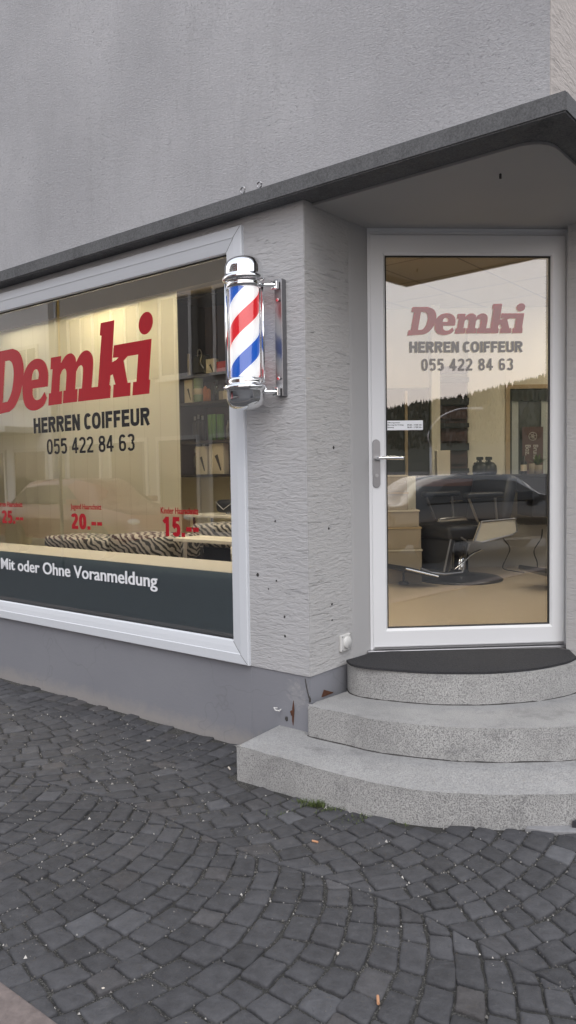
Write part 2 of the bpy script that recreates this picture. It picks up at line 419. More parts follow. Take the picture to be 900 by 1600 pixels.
def glyph(c, T):
    h=T/2; W_={'I':T,'H':.66,'E':.58,'F':.55,'R':.66,'N':.66,'C':.63,'O':.72,'U':.66,'.':T,'-':.34,' ':.24}.get(c,.52); r=W_-h; m=W_/2
    S={'I':[[(h,0),(h,1)]], 'H':[[(h,0),(h,1)],[(r,0),(r,1)],[(h,.52),(r,.52)]],
       'E':[[(h,0),(h,1)],[(h,1-h),(W_,1-h)],[(h,.52),(W_*.93,.52)],[(h,h),(W_,h)]], 'F':[[(h,0),(h,1)],[(h,1-h),(W_,1-h)],[(h,.5),(W_*.9,.5)]],
       'N':[[(h,0),(h,1)],[(r,0),(r,1)],[(h,1),(r,0)]],
       'R':[[(h,0),(h,1)],[(h,1-h)]+arcp(r-.18,.72,.18,.28-h,90,-90)+[(h,.44+h)],[(.62*r,.5),(r+.02,0)]],
       'C':[arcp(m,.5,m-h,.5-h,42,318,26)], 'O':[arcp(m,.5,m-h,.5-h,0,360,32)], '0':[arcp(m,.5,m-h,.5-h,0,360,32)],
       'U':[[(h,1)]+arcp(m,.32,m-h,.32-h,180,360)+[(r,1)]],
       '5':[[(r+h*.6,1-h),(h*1.5,1-h),(h*1.2,.56)]+arcp(m,.34,m-h,.34-h,128,-150,22)], '3':[arcp(m,.745,m-h*1.1,.255-h,160,-80),arcp(m,.29,m-h,.29-h,82,-160,18)],
       '2':[arcp(m,.70,m-h,.30-h,165,-30,16)+[(h,h*1.2)],[(h*.4,h),(W_,h)]],
       '4':[[(r-.1,0),(r-.1,1)],[(r-.1,1-h*.4),(h*.7,.34)],[(0,.29),(W_+.02,.29)]],
       '8':[arcp(m,.745,m-h*1.2,.255-h,0,360,24),arcp(m,.29,m-h,.29-h,0,360,24)],
       '6':[arcp(m,.31,m-h,.31-h,0,360,26),[(h,.32)]+arcp(m,.62,m-h,.38-h,180,35,14)],
       '1':[[(m+.04,0),(m+.04,1)],[(m+.04,.93),(h*.6,.70)]], '.':[[(h,0),(h,T)]], '-':[[(0,.40),(W_,.40)]], ' ':[]}[c]
    return S,W_
def block_words(txt, x0, x1, z0, z1, y, mat, parent, T=.2, gap=.085, name='lettering'):
    bm = BM(); x=0; k=0; aspect=None; gl=[]
    for c in txt:
        S,W_=glyph(c,T); gl.append((x-(.05 if c=='C' else 0),S)); x+=W_+gap-(.11 if c=='C' else 0)
    tot=x-gap; sx=(x1-x0)/tot; sz=z1-z0
    for gx,S in gl:
        for P in S:
            if len(P)<2: continue
            closed = (Vector(P[0])-Vector(P[-1])).length < 1e-4 and len(P)>4
            V_=[Vector(p) for p in P]; L=[]; Rr_=[]
            for i,p in enumerate(V_):
                a_ = V_[i-1] if i>0 else (V_[-2] if closed else None); b_ = V_[i+1] if i<len(V_)-1 else (V_[1] if closed else None)
                d1=(p-a_).normalized() if a_ is not None else None; d2=(b_-p).normalized() if b_ is not None else None
                d1=d1 or d2; d2=d2 or d1; n1=Vector((-d1.y,d1.x)); n2=Vector((-d2.y,d2.x)); nn=n1+n2; nn=nn/max(.9,nn.dot(n1))
                L.append(p+nn*T/2); Rr_.append(p-nn*T/2)
            k+=1; yy=y+(k%7)*.00012
            mk=lambda q: bm.verts.new((x0+(gx+q.x)*sx, yy, z0+q.y*sz))
            A=[mk(q) for q in L]; Bv=[mk(q) for q in Rr_]
            for i in range(len(A)-1): bm.faces.new((A[i],A[i+1],Bv[i+1],Bv[i]))
    return obj(name, bm, mat, parent)
def outline_mesh(polys):
    cu = bpy.data.curves.new('o', 'CURVE'); cu.dimensions = '2D'; cu.fill_mode = 'BOTH'
    for P in polys:
        sp = cu.splines.new('POLY'); sp.points.add(len(P)-1)
        for i,(x,y) in enumerate(P): sp.points[i].co = (x,-y,0,1)
        sp.use_cyclic_u = True
    o = bpy.data.objects.new('o', cu); C.objects.link(o)
    dg = bpy.context.evaluated_depsgraph_get(); me = bpy.data.meshes.new_from_object(o.evaluated_get(dg))
    bpy.data.objects.remove(o); bpy.data.curves.remove(cu); return me
def rnd(pts, n=5):
    """pts: (x,y) corners or (x,y,1) smooth points -> polygon with curved runs"""
    out = []; N = len(pts)
    for i in range(N):
        a = pts[i]; b = pts[(i+1)%N]
        sa = len(a) > 2; sb = len(b) > 2
        if not (sa or sb): out.append(a[:2]); continue
        p1 = Vector(a[:2]); p2 = Vector(b[:2])
        p0 = Vector(pts[i-1][:2]) if sa else p1; p3 = Vector(pts[(i+2)%N][:2]) if sb else p2
        for k in range(n):
            t = k/n
            q = .5*((2*p1)+(p2-p0)*t+(2*p0-5*p1+4*p2-p3)*t*t+(3*p1-p0-3*p2+p3)*t**3)
            out.append((q.x,q.y))
    return out
def ell(cx,cy,rx,ry,n=28,rot=0):
    return [(cx+rx*math.cos(2*math.pi*k/n)*math.cos(rot)-ry*math.sin(2*math.pi*k/n)*math.sin(rot), cy+rx*math.cos(2*math.pi*k/n)*math.sin(rot)+ry*math.sin(2*math.pi*k/n)*math.cos(rot)) for k in range(n)]
S_=1
def shop_name_mesh():
    Dl = rnd([(72,63),(180,63),(216,76,1),(236,103,1),(240,138,1),(231,172,1),(212,206,1),(182,236,1),(148,250),(36,257),(43,222),(60,221),(83,97),(66,96)])
    Di = rnd([(132,96),(158,96),(174,106,1),(181,132,1),(175,166,1),(160,198,1),(138,219),(110,220)])
    el = rnd([(352,204),(364,222),(345,243,1),(305,254,1),(266,251,1),(238,233,1),(229,200,1),(233,160,1),(255,126,1),(292,108,1),(330,107,1),(360,121,1),(375,150,1),(371,190),(288,190),(287,210,1),(302,224,1),(328,222,1)])
    ei = rnd([(283,165),(320,165),(324,150,1),(316,137,1),(300,137,1),(289,148,1)])
    m1 = rnd([(392,110),(446,110),(443,130),(470,111,1),(498,108,1),(517,120,1),(521,134),(545,113,1),(574,107,1),(597,120,1),(603,146,1),(592,209),(622,209),(645,76),(637,74),(643,42),(706,42),(690,150),
              (708,146),(720,140),(694,139),(700,107),(863,107),(848,208),(853,208),(848,243),(776,243),(781,209),(795,209),(805,141),(760,141),(742,151),(757,209),(770,209),(767,243),(690,243),(694,209),(703,209),(692,182),(682,184),(676,209),(679,209),(682,214),(678,243),
              (524,243),(530,208),(545,208),(553,160,1),(548,146,1),(534,147,1),(520,160),(512,208),(524,208),(519,243),(447,243),(452,208),(463,208),(470,162,1),(464,148,1),(450,150,1),(438,164),(431,208),(446,208),(441,244),(370,245),(375,210),(386,210),(399,143),(387,143)])
    dot = ell(840,66,31,27,28,-.5)
    return outline_mesh([Dl,Di]), outline_mesh([el,ei]), outline_mesh([m1]), outline_mesh([dot])
def shop_name(x0,x1,z0,z1,y,mat,parent):
    X0,X1,Y0,Y1 = 36,871,-257,-38
    bm = BM()
    for me in shop_name_mesh():
        k = BM(); k.from_mesh(me)
        tmp = bpy.data.meshes.new('k'); 
        for v in k.verts:
            v.co = (x0+(v.co.x-X0)/(X1-X0)*(x1-x0), y, z0+(v.co.y-Y0)/(Y1-Y0)*(z1-z0))
        k.to_mesh(tmp); k.free(); bm.from_mesh(tmp)
    return obj('lettering', bm, mat, parent)

VEIL = 1.08
# ------------------------------------------------------------------ world, sun, camera
w = bpy.data.worlds.new('World'); scene.world = w; w.use_nodes = True
wt = w.node_tree; wt.nodes.clear()
sky = wt.nodes.new('ShaderNodeTexSky'); sky.sky_type = 'NISHITA'; sky.sun_disc = False
SUN_EL = R(55); SUN_AZ = R(172)
sky.sun_elevation = SUN_EL; sky.sun_rotation = SUN_AZ; sky.air_density = 1.0; sky.dust_density = 1.6; sky.ozone_density = 1.0; sky.altitude = 400
bg = wt.nodes.new('ShaderNodeBackground'); bg.inputs['Strength'].default_value = .05
# thin high cloud: an even bright veil, a little warmer towards the horizon
tc = wt.nodes.new('ShaderNodeTexCoord'); sx_ = wt.nodes.new('ShaderNodeSeparateXYZ'); wt.links.new(tc.outputs['Generated'], sx_.inputs[0])
cr_ = wt.nodes.new('ShaderNodeValToRGB'); wt.links.new(sx_.outputs['Z'], cr_.inputs['Fac'])
cr_.color_ramp.elements[0].position = .03; cr_.color_ramp.elements[0].color = (1.45,1.14,.98,1)
cr_.color_ramp.elements[1].position = .6; cr_.color_ramp.elements[1].color = (.86,.90,.98,1)
e_ = cr_.color_ramp.elements.new(.2); e_.color = (1.5,1.36,1.26,1)
bg2 = wt.nodes.new('ShaderNodeBackground'); bg2.inputs['Strength'].default_value = VEIL; wt.links.new(cr_.outputs[0], bg2.inputs[0])
ad_ = wt.nodes.new('ShaderNodeAddShader'); wt.links.new(bg.outputs[0], ad_.inputs[0]); wt.links.new(bg2.outputs[0], ad_.inputs[1])
wo = wt.nodes.new('ShaderNodeOutputWorld'); wt.links.new(sky.outputs[0], bg.inputs[0]); wt.links.new(ad_.outputs[0], wo.inputs[0])
sl = bpy.data.lights.new('sun', 'SUN'); sl.energy = 1.1; sl.angle = R(35); sl.color = (1,.95,.90)
so = link(bpy.data.objects.new('sun', sl))
sd = Vector((math.sin(SUN_AZ)*math.cos(SUN_EL), math.cos(SUN_AZ)*math.cos(SUN_EL), math.sin(SUN_EL)))
so.rotation_euler = sd.to_track_quat('Z','Y').to_euler()
cam = bpy.data.cameras.new('camera'); co = link(bpy.data.objects.new('camera', cam)); scene.camera = co
cam.sensor_fit = 'VERTICAL'; cam.sensor_height = 24; cam.lens = 24*1200/1600; cam.clip_end = 5000; cam.clip_start = .05
pitch = math.atan(62/1200); a = .0147
fwd = Vector((0,math.cos(pitch),-math.sin(pitch))); rt = Vector((1,0,0)); up = rt.cross(fwd)
r2 = math.cos(a)*rt - math.sin(a)*up; u2 = math.sin(a)*rt + math.cos(a)*up
mm = Matrix((r2,u2,-fwd)).transposed().to_4x4(); mm.translation = (0,0,1.42); co.matrix_world = mm
scene.view_settings.view_transform = 'Standard'; scene.view_settings.look = 'None'; scene.view_settings.gamma = 1; scene.view_settings.exposure = 0.16
scene.cycles.max_bounces = 8; scene.cycles.transparent_max_bounces = 16; scene.cycles.glossy_bounces = 5
scene.cycles.use_denoising = True

# ------------------------------------------------------------------ ground
bm = BM(); 
z0=-.16
q = [bm.verts.new(p) for p in ((-1500,-1500,z0),(1500,-1500,z0),(1500,1500,z0),(-1500,1500,z0))]; bm.faces.new(q)
tag(obj('ground', bm, M['asphalt']), 'dark asphalt ground of the street and beyond', kind='structure')
# road sheet just above, with a painted edge line
bm = BM(); prism(bm, [F(s,t)[:2] for s,t in ((-60,-9),(60,-9),(60,-1.955),(-60,-1.955))], -.158, -.112)
tag(obj('road', bm, M['asphalt']), 'asphalt road running past the shop', kind='structure')
# kerb
for i in range(1):
    bm = BM()
    s = -12.0
    while s < 12:
        L = random.uniform(.8,1.1)
        P = [F(s+.004,-1.955)[:2],F(s+L-.004,-1.955)[:2],F(s+L-.004,-1.80)[:2],F(s+.004,-1.80)[:2]]
        prism(bm, P, -.15, .012, .012); s += L
    tag(obj('kerb', bm, M['kerb']), 'reddish granite kerb along the setts', kind='structure')

# steps outlines (world xy)
O1 = [(-.254,3.512),(-.229,3.485),(-.039,3.335),(.067,3.249),(.225,3.125),(.394,3.02),(.553,2.962),(.707,2.932),(.858,2.92),(1.1,2.925),(1.35,2.98),(1.62,3.08),(1.9,3.23)]
O2 = [(.091,3.635),(.094,3.60),(.254,3.482),(.406,3.375),(.648,3.286),(.80,3.255),(.954,3.247),(1.226,3.262),(1.5,3.35),(1.75,3.52)]
O3 = [(.290,3.88),(.300,3.80),(.345,3.735),(.44,3.68),(.649,3.600),(.82,3.578),(.98,3.581),(1.223,3.640),(1.426,3.76),(1.60,3.95)]
def inside1(x,y):
    # rough test: is the point under step one?
    pts = O1
    if x < pts[0][0]: return False
    for (x0,y0),(x1,y1) in zip(pts,pts[1:]):
        if x0 <= x <= x1: return y > y0+(y1-y0)*(x-x0)/(x1-x0) - .012
    return True
# setts in segmental arcs ---------------------------------------------------
def build_setts():
    bm = BM(); tone = bm.verts.layers.float.new('tone'); warm = bm.verts.layers.float.new('warm')
    lanes_w = 1.25; half = R(38); Rr = lanes_w/2/math.sin(half)
    joints = []
    step = .099
    for lane in range(-2, 6):
        v0 = -.85 + lane*lanes_w if lane >= -1 else None
        if v0 is None: continue
        j0 = -5.5; k = 0
        rows = int(10/step)
        # shared wobble of each arc line
        wob = [[random.uniform(-.006,.006) for _ in range(24)] for _ in range(rows+2)]
        off = lane*.37
        for j in range(rows):
            n = 13 + (1 if random.random()<.35 else 0) - (1 if random.random()<.2 else 0)
            cuts = [0]; 
            for i in range(n): cuts.append(cuts[-1]+random.uniform(.76,1.24))
            cuts = [c/cuts[-1] for c in cuts]
            if j % 2: 
                cuts = [cuts[0]] + [c+.4/n for c in cuts[1:-1]] + [cuts[-1]]
            def pt(row, u):
                ph = -half + 2*half*u
                wv = wob[row][int(u*22.99)]
                ss = j0+off + row*step - (Rr*(1-math.cos(ph))) + wv        # arcs bulge along the wall
                tt = v0 + lanes_w/2 + Rr*math.sin(ph)
                ss += .02*math.sin(tt*3.1+row*.15); tt += .045*math.sin(ss*1.9)+.025*math.sin(ss*4.7+1)
                return F(ss,tt)
            for i in range(n):
                def sh(u):
                    if u < .001 or u > .999: return u
                    return min(1,max(0,u + step*math.sin(-half+2*half*u)/Rr/(2*half)))
                a = pt(j,cuts[i]); b = pt(j,cuts[i+1]); c = pt(j+1,sh(cuts[i+1])); d = pt(j+1,sh(cuts[i]))
                cx = sum((p for p in (a,b,c,d)), Vector())/4
                if cx.x < -4.6 or cx.x > 3.4 or cx.y < 1.2: continue
                fs = toF(cx)
                if fs.y > -.02 and fs.x < 1.7: continue
                if fs.y > 0.0 and fs.x>1.7: pass
                if fs.y < -1.82: continue
                if inside1(cx.x, cx.y): continue
                add_stone(bm, [a,b,c,d], cx, tone, warm)
                joints.append(((a+d)/2)); joints.append(((a+b)/2)); joints.append(a)
    return bm, joints
def add_stone(bm, quad, cx, tone, warm):
    g = random.uniform(.0016,.0042)
    P = []
    for i in range(4):
        p = quad[i]; q = quad[(i+1)%4]
        pi = p + (cx-p).normalized()*(g*1.35+random.uniform(0,.004))
        P.append(('c',pi)); 
    pts = []
    for i in range(4):
        p = P[i][1]; q = P[(i+1)%4][1]; e = (q-p); L = e.length; nrm = Vector((e.y,-e.x,0)).normalized()
        if L < .01: continue
        pts.append(p + e*.07); 
        pts.append(p + e*.33 + nrm*random.uniform(-.003,.003)); pts.append(p + e*.66 + nrm*random.uniform(-.003,.003)); pts.append(p + e*.93)
    n = len(pts); h = random.gauss(0,.0022); tx = random.gauss(0,.018); ty = random.gauss(0,.018)
    tn = min(1,max(0,random.gauss(.42,.22))); tn = 1.0 if random.random()<.008 else tn; wn = random.random()
    gz = ground(cx.x,cx.y)
    rings = []
    for f,dz in ((1.0,-.035),(1.0,-.0065),(.955,-.0018),(.86,.0008),(.45,.0018)):
        ring = []
        for p in pts:
            q = cx + (p-cx)*f; dd = q-cx
            z = gz + dz + h + dd.x*tx + dd.y*ty + (noise.noise(Vector((q.x*28,q.y*28,tn*50)))*.0016 if f<1 else 0)
            v = bm.verts.new((q.x,q.y,z)); v[tone] = tn; v[warm] = wn; ring.append(v)
        rings.append(ring)
    for a,b in zip(rings,rings[1:]):
        for k in range(n): 
            f = bm.faces.new((a[k],a[(k+1)%n],b[(k+1)%n],b[k])); f.smooth = True
    f = bm.faces.new(rings[-1]); f.smooth = True
bm, joints = build_setts()
obj.norecalc = True
setts = tag(obj('pavement', bm, M['cobble']), 'dark grey stone setts laid in arcs in front of the shop', kind='structure')
obj.norecalc = False
# bedding sheet between the setts, following the slight rise
bm = BM(); nx,ny = 90,70; g = []
for i in range(nx+1):
    row = []
    for j in range(ny+1):
        s_ = -9+ i*18/nx; t_ = -1.80 + j*(9.3)/ny
        p = F(s_,t_); row.append(bm.verts.new((p.x,p.y,ground(p.x,p.y)-.0085)))
    g.append(row)
for i in range(nx):
    for j in range(ny): bm.faces.new((g[i][j],g[i+1][j],g[i+1][j+1],g[i][j+1]))
tag(obj('pavement_bed', bm, M['bedding']), 'gritty bedding showing in the joints of the setts', kind='structure')
# grit in the joints
bm = BM(); tl = bm.verts.layers.float.new('tone')
for p in joints:
    d = (p.xy.length)
    if p.y > 4.6 or p.y < 1.3 or abs(p.x) > 2.2: continue
    dens = .5 + .9*noise.noise(Vector((p.x*1.7,p.y*1.7,3)))
    for _ in range(9):
        if random.random() > dens*.9: continue
        q = p + Vector((random.gauss(0,.02),random.gauss(0,.02),0))
        r = random.uniform(.0018,.0046) * (1.7 if random.random()<.05 else 1); tn = random.random()**1.8
        z = ground(q.x,q.y)-.0055+r*.5
        vs = [bm.verts.new((q.x+r*math.cos(k*2.094+tn*6)*random.uniform(.7,1.2), q.y+r*math.sin(k*2.094+tn*6)*random.uniform(.7,1.2), z)) for k in range(3)]
        tp = bm.verts.new((q.x,q.y,z+r*1.2))
        for v in vs+[tp]: v[tl] = tn
        for k in range(3): bm.faces.new((vs[k],vs[(k+1)%3],tp))
tag(obj('joint_gravel', bm, M['pebble']), 'pale grit lying in the joints between the setts', kind='stuff')

# ------------------------------------------------------------------ steps
shop = empty('shop_building', F(0.3,0,0), 0)
tag(shop, 'grey plastered corner building with barber shop window, glass door and curved granite steps', 'building')
shop_off = shop.location.copy()
class FB:   # facade-frame child: object whose local axes are the facade's
    pass
def fobj(name, bm, mat, parent=shop, smooth=False):
    o = obj(name, bm, mat, None, smooth)
    Mx = MF.copy(); o.parent = parent
    o.matrix_parent_inverse = Matrix.Identity(4)
    # parent chain above is only translated (shop) or identical
    if parent is shop: o.matrix_basis = Matrix.Translation(-shop_off) @ Mx
    return o
def wobj(name, bm, mat, parent=shop, smooth=False):
    o = obj(name, bm, mat, parent, smooth); 
    if parent is shop: o.location = -shop_off
    return o
def step_mesh(outline, z0, z1, back, wob=.0025):
    pts = smooth_curve([Vector((x,y,0)) for x,y in outline], 7)
    poly = [(p.x + wob*noise.noise(Vector((p.x*9,p.y*9,z1))), p.y + wob*noise.noise(Vector((p.x*9,p.y*9,z1+7)))) for p in pts] + back
    bm = BM(); fs = prism(bm, poly, z0, z1)
    top = [f for f in bm.faces if f.normal.z > .9 or all(abs(v.co.z-z1)<1e-5 for v in f.verts)]
    bmesh.ops.bevel(bm, geom=list(top[0].edges), offset=.017, segments=4, affect='EDGES', profile=.5)
    return bm
wobj('step', step_mesh(O1, -.1, .158, [(1.95,3.9),(1.3,4.1),(.45,4.05),(.1,3.68),(-.06,3.80)], .006), M['granite'], smooth=False)
wobj('step', step_mesh(O2, .12, .308, [(1.75,3.9),(1.2,4.12),(.5,4.08),(.12,3.665)], .005), M['granite'])
wobj('step', step_mesh(O3, .27, .455, [(1.56,4.0),(1.5,4.09),(.44,4.04),(.335,3.945)], .004), M['granite'])

for O_,z_ in ((O2,.157),(O3,.307)):
    bm = BM(); tube(bm, [(p.x+random.uniform(-.001,.001),p.y+.001,z_+.001) for p in smooth_curve([Vector((x,y,0)) for x,y in O_],7)], [random.uniform(.003,.006) for _ in range((len(O_)-1)*7+1)], 6)
    wobj('dirty_joint', bm, M['hole'])
# ------------------------------------------------------------------ walls of the building
def wall_poly(pts, z0, z1, thick, mat, name, uv0=0.0, parent=shop, nz=1):
    """vertical wall strip along facade-frame polyline pts (outer face), thickness to the left of travel (inside)"""
    bm = BM(); uv = bm.loops.layers.uv.new('UVMap')
    n = len(pts); P = [Vector((p[0],p[1])) for p in pts]; off = []
    for i in range(n):
        d1 = (P[i]-P[i-1]).normalized() if i>0 else (P[1]-P[0]).normalized()
        d2 = (P[i+1]-P[i]).normalized() if i<n-1 else d1
        n1 = Vector((-d1.y,d1.x)); n2 = Vector((-d2.y,d2.x)); b = (n1+n2); b = b/max(.3,b.dot(n1))
        off.append(P[i] + b*thick)
    L = [uv0]
    for i in range(1,n): L.append(L[-1]+(P[i]-P[i-1]).length)
    def V(p,z): return bm.verts.new((p.x,p.y,z))
    def quad(vs, uvs):
        f = bm.faces.new(vs)
        for l,u in zip(f.loops,uvs): l[uv].uv = u
    for i in range(n-1):
        a,b = P[i],P[i+1]; c,d = off[i],off[i+1]
        quad([V(a,z0),V(b,z0),V(b,z1),V(a,z1)], [(L[i],z0),(L[i+1],z0),(L[i+1],z1),(L[i],z1)])
        quad([V(d,z0),V(c,z0),V(c,z1),V(d,z1)], [(L[i+1],z0),(L[i],z0),(L[i],z1),(L[i+1],z1)])
        quad([V(a,z1),V(b,z1),V(d,z1),V(c,z1)], [(L[i],z1),(L[i+1],z1),(L[i+1],z1+thick),(L[i],z1+thick)])
        quad([V(c,z0),V(d,z0),V(b,z0),V(a,z0)], [(L[i],z0),(L[i+1],z0),(L[i+1],z0+thick),(L[i],z0+thick)])
    for i in (0,n-1):
        quad([V(P[i],z0),V(off[i],z0),V(off[i],z1),V(P[i],z1)], [(L[i],z0),(L[i]+thick,z0),(L[i]+thick,z1),(L[i],z1)])
    bmesh.ops.remove_doubles(bm, verts=bm.verts[:], dist=1e-5)
    return fobj(name, bm, mat, parent)
CS = 1.645      # building corner
WL, WR, WB, WT = -3.1, .108, .435, 2.65     # shop window opening incl. frame
# upper storeys
wall_poly([(-14,0),(CS-.003,0)], 2.765, 7.2, .25, M['upper'], 'wall')
wall_poly([(CS,.004),(CS,9)], 2.765, 7.2, .25, M['scratch_cream'], 'wall', 20)
# rounded plaster arris on the upper corner
# ground floor
wall_poly([(WR-.02,0),(.483,0)], .433, 2.70, .25, M['scratch'], 'wall')
DL = toF(D(0,0)); 
wall_poly([(.486,.004),(.486,.375)], .433, 2.70, .16, M['scratch_warm'], 'wall', 5)
dl = DL; dr = toF(D(1.085,0))
wall_poly([(.486,.37),(.489,.385),(dl.x-.004,dl.y-.004),(dl.x+.0,dl.y+.10)], .433, 2.70, .10, M['smooth_plaster'], 'wall', 0)
wall_poly([(dr.x,dr.y+.1),(dr.x+.004,dr.y),(CS-.33,1.17),(CS,1.17),(CS,1.9)], -.05, 2.70, .12, M['scratch_warm'], 'wall', 9)
wall_poly([(-14,0),(WL,0)], -.1, 2.70, .25, M['scratch'], 'wall', 2)
wall_poly([(WL-.02,.004),(WR+.0,.004)], WT-.01, 2.70, .246, M['scratch'], 'wall', 2)
# plinth under the window and round the pillar (set back behind the plaster)
wall_poly([(-14,.004),(WR,.004)], -.1, WB+.004, .24, M['plinth'], 'plinth', -14)
wall_poly([(WR,.005),(.478,.005)], -.1, .4335, .24, M['plinth'], 'plinth', WR)
wall_poly([(.481,.010),(.481,.37),(dl.x-.006,dl.y-.006)], -.1, .4335, .14, M['plinth'], 'plinth', .49)
# right-hand street facade with an opening for the added, unseen window
wall_poly([(CS,1.9),(CS,4.9)], -.1, .9, .2, M['scratch_cream'], 'wall', 12)
wall_poly([(CS,1.9),(CS,4.9)], 2.5, 2.70, .2, M['scratch_cream'], 'wall', 12)
wall_poly([(CS,4.9),(CS,9)], -.1, 2.70, .2, M['scratch_cream'], 'wall', 12)
# ledge slab
bm = BM(); prism(bm, [(-14,-.09),(CS+.09,-.09),(CS+.09,9),(1.45,9),(1.45,1.8),(1.30,1.46),(.34,.64),(.2,.15),(-14,.15)], 2.69, 2.7655)
bmesh.ops.bevel(bm, geom=[e for e in bm.edges if all(v.co.y<-.05 or v.co.x>CS+.05 for v in e.verts)], offset=.006, segments=2, affect='EDGES')
fobj('ledge', bm, M['ledge'])
# soffit panel of the recessed entrance with rounded corner
arc = [(CS-.04-.12+.12*math.sin(k*R(15)), .065+.12-.12*math.cos(k*R(15))) for k in range(7)]
bm = BM(); prism(bm, [(.475,.067)]+arc+[(CS-.04,1.18),(CS-.3,1.185),(dr.x,dr.y+.02),(dl.x,dl.y+.02),(.476,.38)], 2.678, 2.6905)
fobj('soffit', bm, M['soffit'])
bm = BM(); box(bm, (-.004,-.004,.006),(.004,.004,.03)); 
o = fobj('ceiling_hook', bm, M['hole']); o.matrix_basis = Matrix.Translation(-shop_off) @ MF @ Matrix.Translation((1.33,.28,2.652))
# back walls / roof so no light leaks in
wall_poly([(CS,9),(-14,9)], -.1, 7.2, .2, M['upper'], 'wall'); wall_poly([(-14,9),(-14,0)], -.1, 7.2, .2, M['upper'], 'wall')
bm = BM(); prism(bm, [(-14,.2),(CS-.2,.2),(CS-.2,8.9),(-14,8.9)], 7.0, 7.15); fobj('roof', bm, M['ledge'])
# hairline things on the pillar: drill holes, rust streaks, mortar crack
def spot(s,t,z,r,axis,mat,name='drill_hole'):
    bm = BM(); n=9
    ring = [(r*random.uniform(.7,1.15)*math.cos(k*2*math.pi/n), r*random.uniform(.8,1.3)*math.sin(k*2*math.pi/n)) for k in range(n)]
    if axis=='y': A=[bm.verts.new((s+x,t,z+y)) for x,y in ring]; Bv=[bm.verts.new((s+x*.6,t-.004,z+y*.6)) for x,y in ring]
    else: A=[bm.verts.new((t,s+x,z+y)) for x,y in ring]; Bv=[bm.verts.new((t+.004,s+x*.6,z+y*.6)) for x,y in ring]
    for k in range(n): bm.faces.new((A[k],A[(k+1)%n],Bv[(k+1)%n],Bv[k]))
    bm.faces.new(Bv)
    return fobj(name, bm, mat)
for s,z,r in ((.165,.905,.011),(.285,1.18,.006),(.287,.885,.006),(.335,.71,.008),(.336,.615,.008),(.235,.84,.005)): spot(s,.001,z,r,'y',M['hole'])
for s,z,r in ((.22,1.54,.008),(.17,1.14,.006),(.19,.76,.006),(.19,.68,.005)): spot(s,.486,z,r,'x',M['hole'])
spot(.372,.004,.235,.014,'y',M['rust'],'rusty_stub'); spot(.335,.004,.20,.012,'y',M['hole'],'rusty_stub')
bm = BM(); tube(bm, [(.28,-.002,.245),(.275,-.02,.25),(.292,-.03,.243),(.307,-.018,.24),(.305,-.002,.243)], .0035, 6); fobj('bent_wire', bm, M['white_plastic'])
bm = BM()
pp = [(.382,.0035,.30),(.386,.0035,.25),(.381,.0035,.20),(.378,.0035,.175),(.372,.0035,.20),(.374,.0035,.26)]
vs = [bm.verts.new(p) for p in pp]; ws = [bm.verts.new((p[0],p[1]-.003,p[2])) for p in pp]
for k in range(6): bm.faces.new((vs[k],vs[(k+1)%6],ws[(k+1)%6],ws[k]))
bm.faces.new(ws); fobj('rust_streak', bm, M['rust'])
# crack line on the pillar corner in plinth
bm = BM(); tube(bm, [(.455,.004,.42),(.462,.003,.385),(.468,.003,.36),(.477,.003,.335),(.4805,.006,.325),(.4805,.006,.31)], [.002,.003,.0025,.004,.005,.006], 5); fobj('crack', bm, M['hole'])
bm = BM(); prism(bm, [(.4815,.10),(.485,.115),(.485,.19),(.4815,.20)], .31, .345); 
for v in bm.verts:
    if v.co.z > .33 and (v.co.y < .11 or v.co.y>.18): v.co.z -= .03
fobj('broken_plaster', bm, M['rust'])
# two screw eyes on top of the ledge
for s in (.175,.281):
    bm = BM(); 
    ring = [(s+.014*math.cos(k*R(30)), -.075, 2.768+.018+.015*math.sin(k*R(30))) for k in range(13)]
    tube(bm, ring, .004, 8); tube(bm, [(s,-.075,2.76),(s,-.075,2.772)], .004, 8); fobj('screw_eye', bm, M['alu'], smooth=True)

# ------------------------------------------------------------------ shop window
def frame_bm(x0,x1,z0,z1,prof,skip=()):
    """mitred rectangular frame; prof = [(inset,y)...] outer->inner"""
    bm = BM(); rings = []
    for d,y in prof:
        rings.append([bm.verts.new(p) for p in ((x0+d,y,z0+d),(x1-d,y,z0+d),(x1-d,y,z1-d),(x0+d,y,z1-d))])
    for a,b in zip(rings,rings[1:]):
        for k in range(4): bm.faces.new((a[k],a[(k+1)%4],b[(k+1)%4],b[k]))
    return bm
fw = frame_bm(WL,WR,WB,WT,[(0,.05),(0,-.016),(.004,-.020),(.052,-.020),(.055,-.017),(.085,-.012),(.112,-.006),(.117,.0),(.117,.022),(.117,.05)])
win = fobj('window', fw, M['pvc'])
fobj('seal', frame_bm(WL,WR,WB,WT,[(.117,.012),(.121,.012),(.121,.024)]), M['seal'], win)
def pane(x0,x1,z0,z1,y,name,mat,parent,fn=fobj):
    bm = BM(); vs = [bm.verts.new(p) for p in ((x0,y,z0),(x1,y,z0),(x1,y,z1),(x0,y,z1))]; bm.faces.new(vs)
    return fn(name, bm, mat, parent)
GX1, GZ0, GZ1 = WR-.117, WB+.117, WT-.117
pane(WL+.117,GX1,GZ0,GZ1,.022,'pane',M['glass_window'],win)
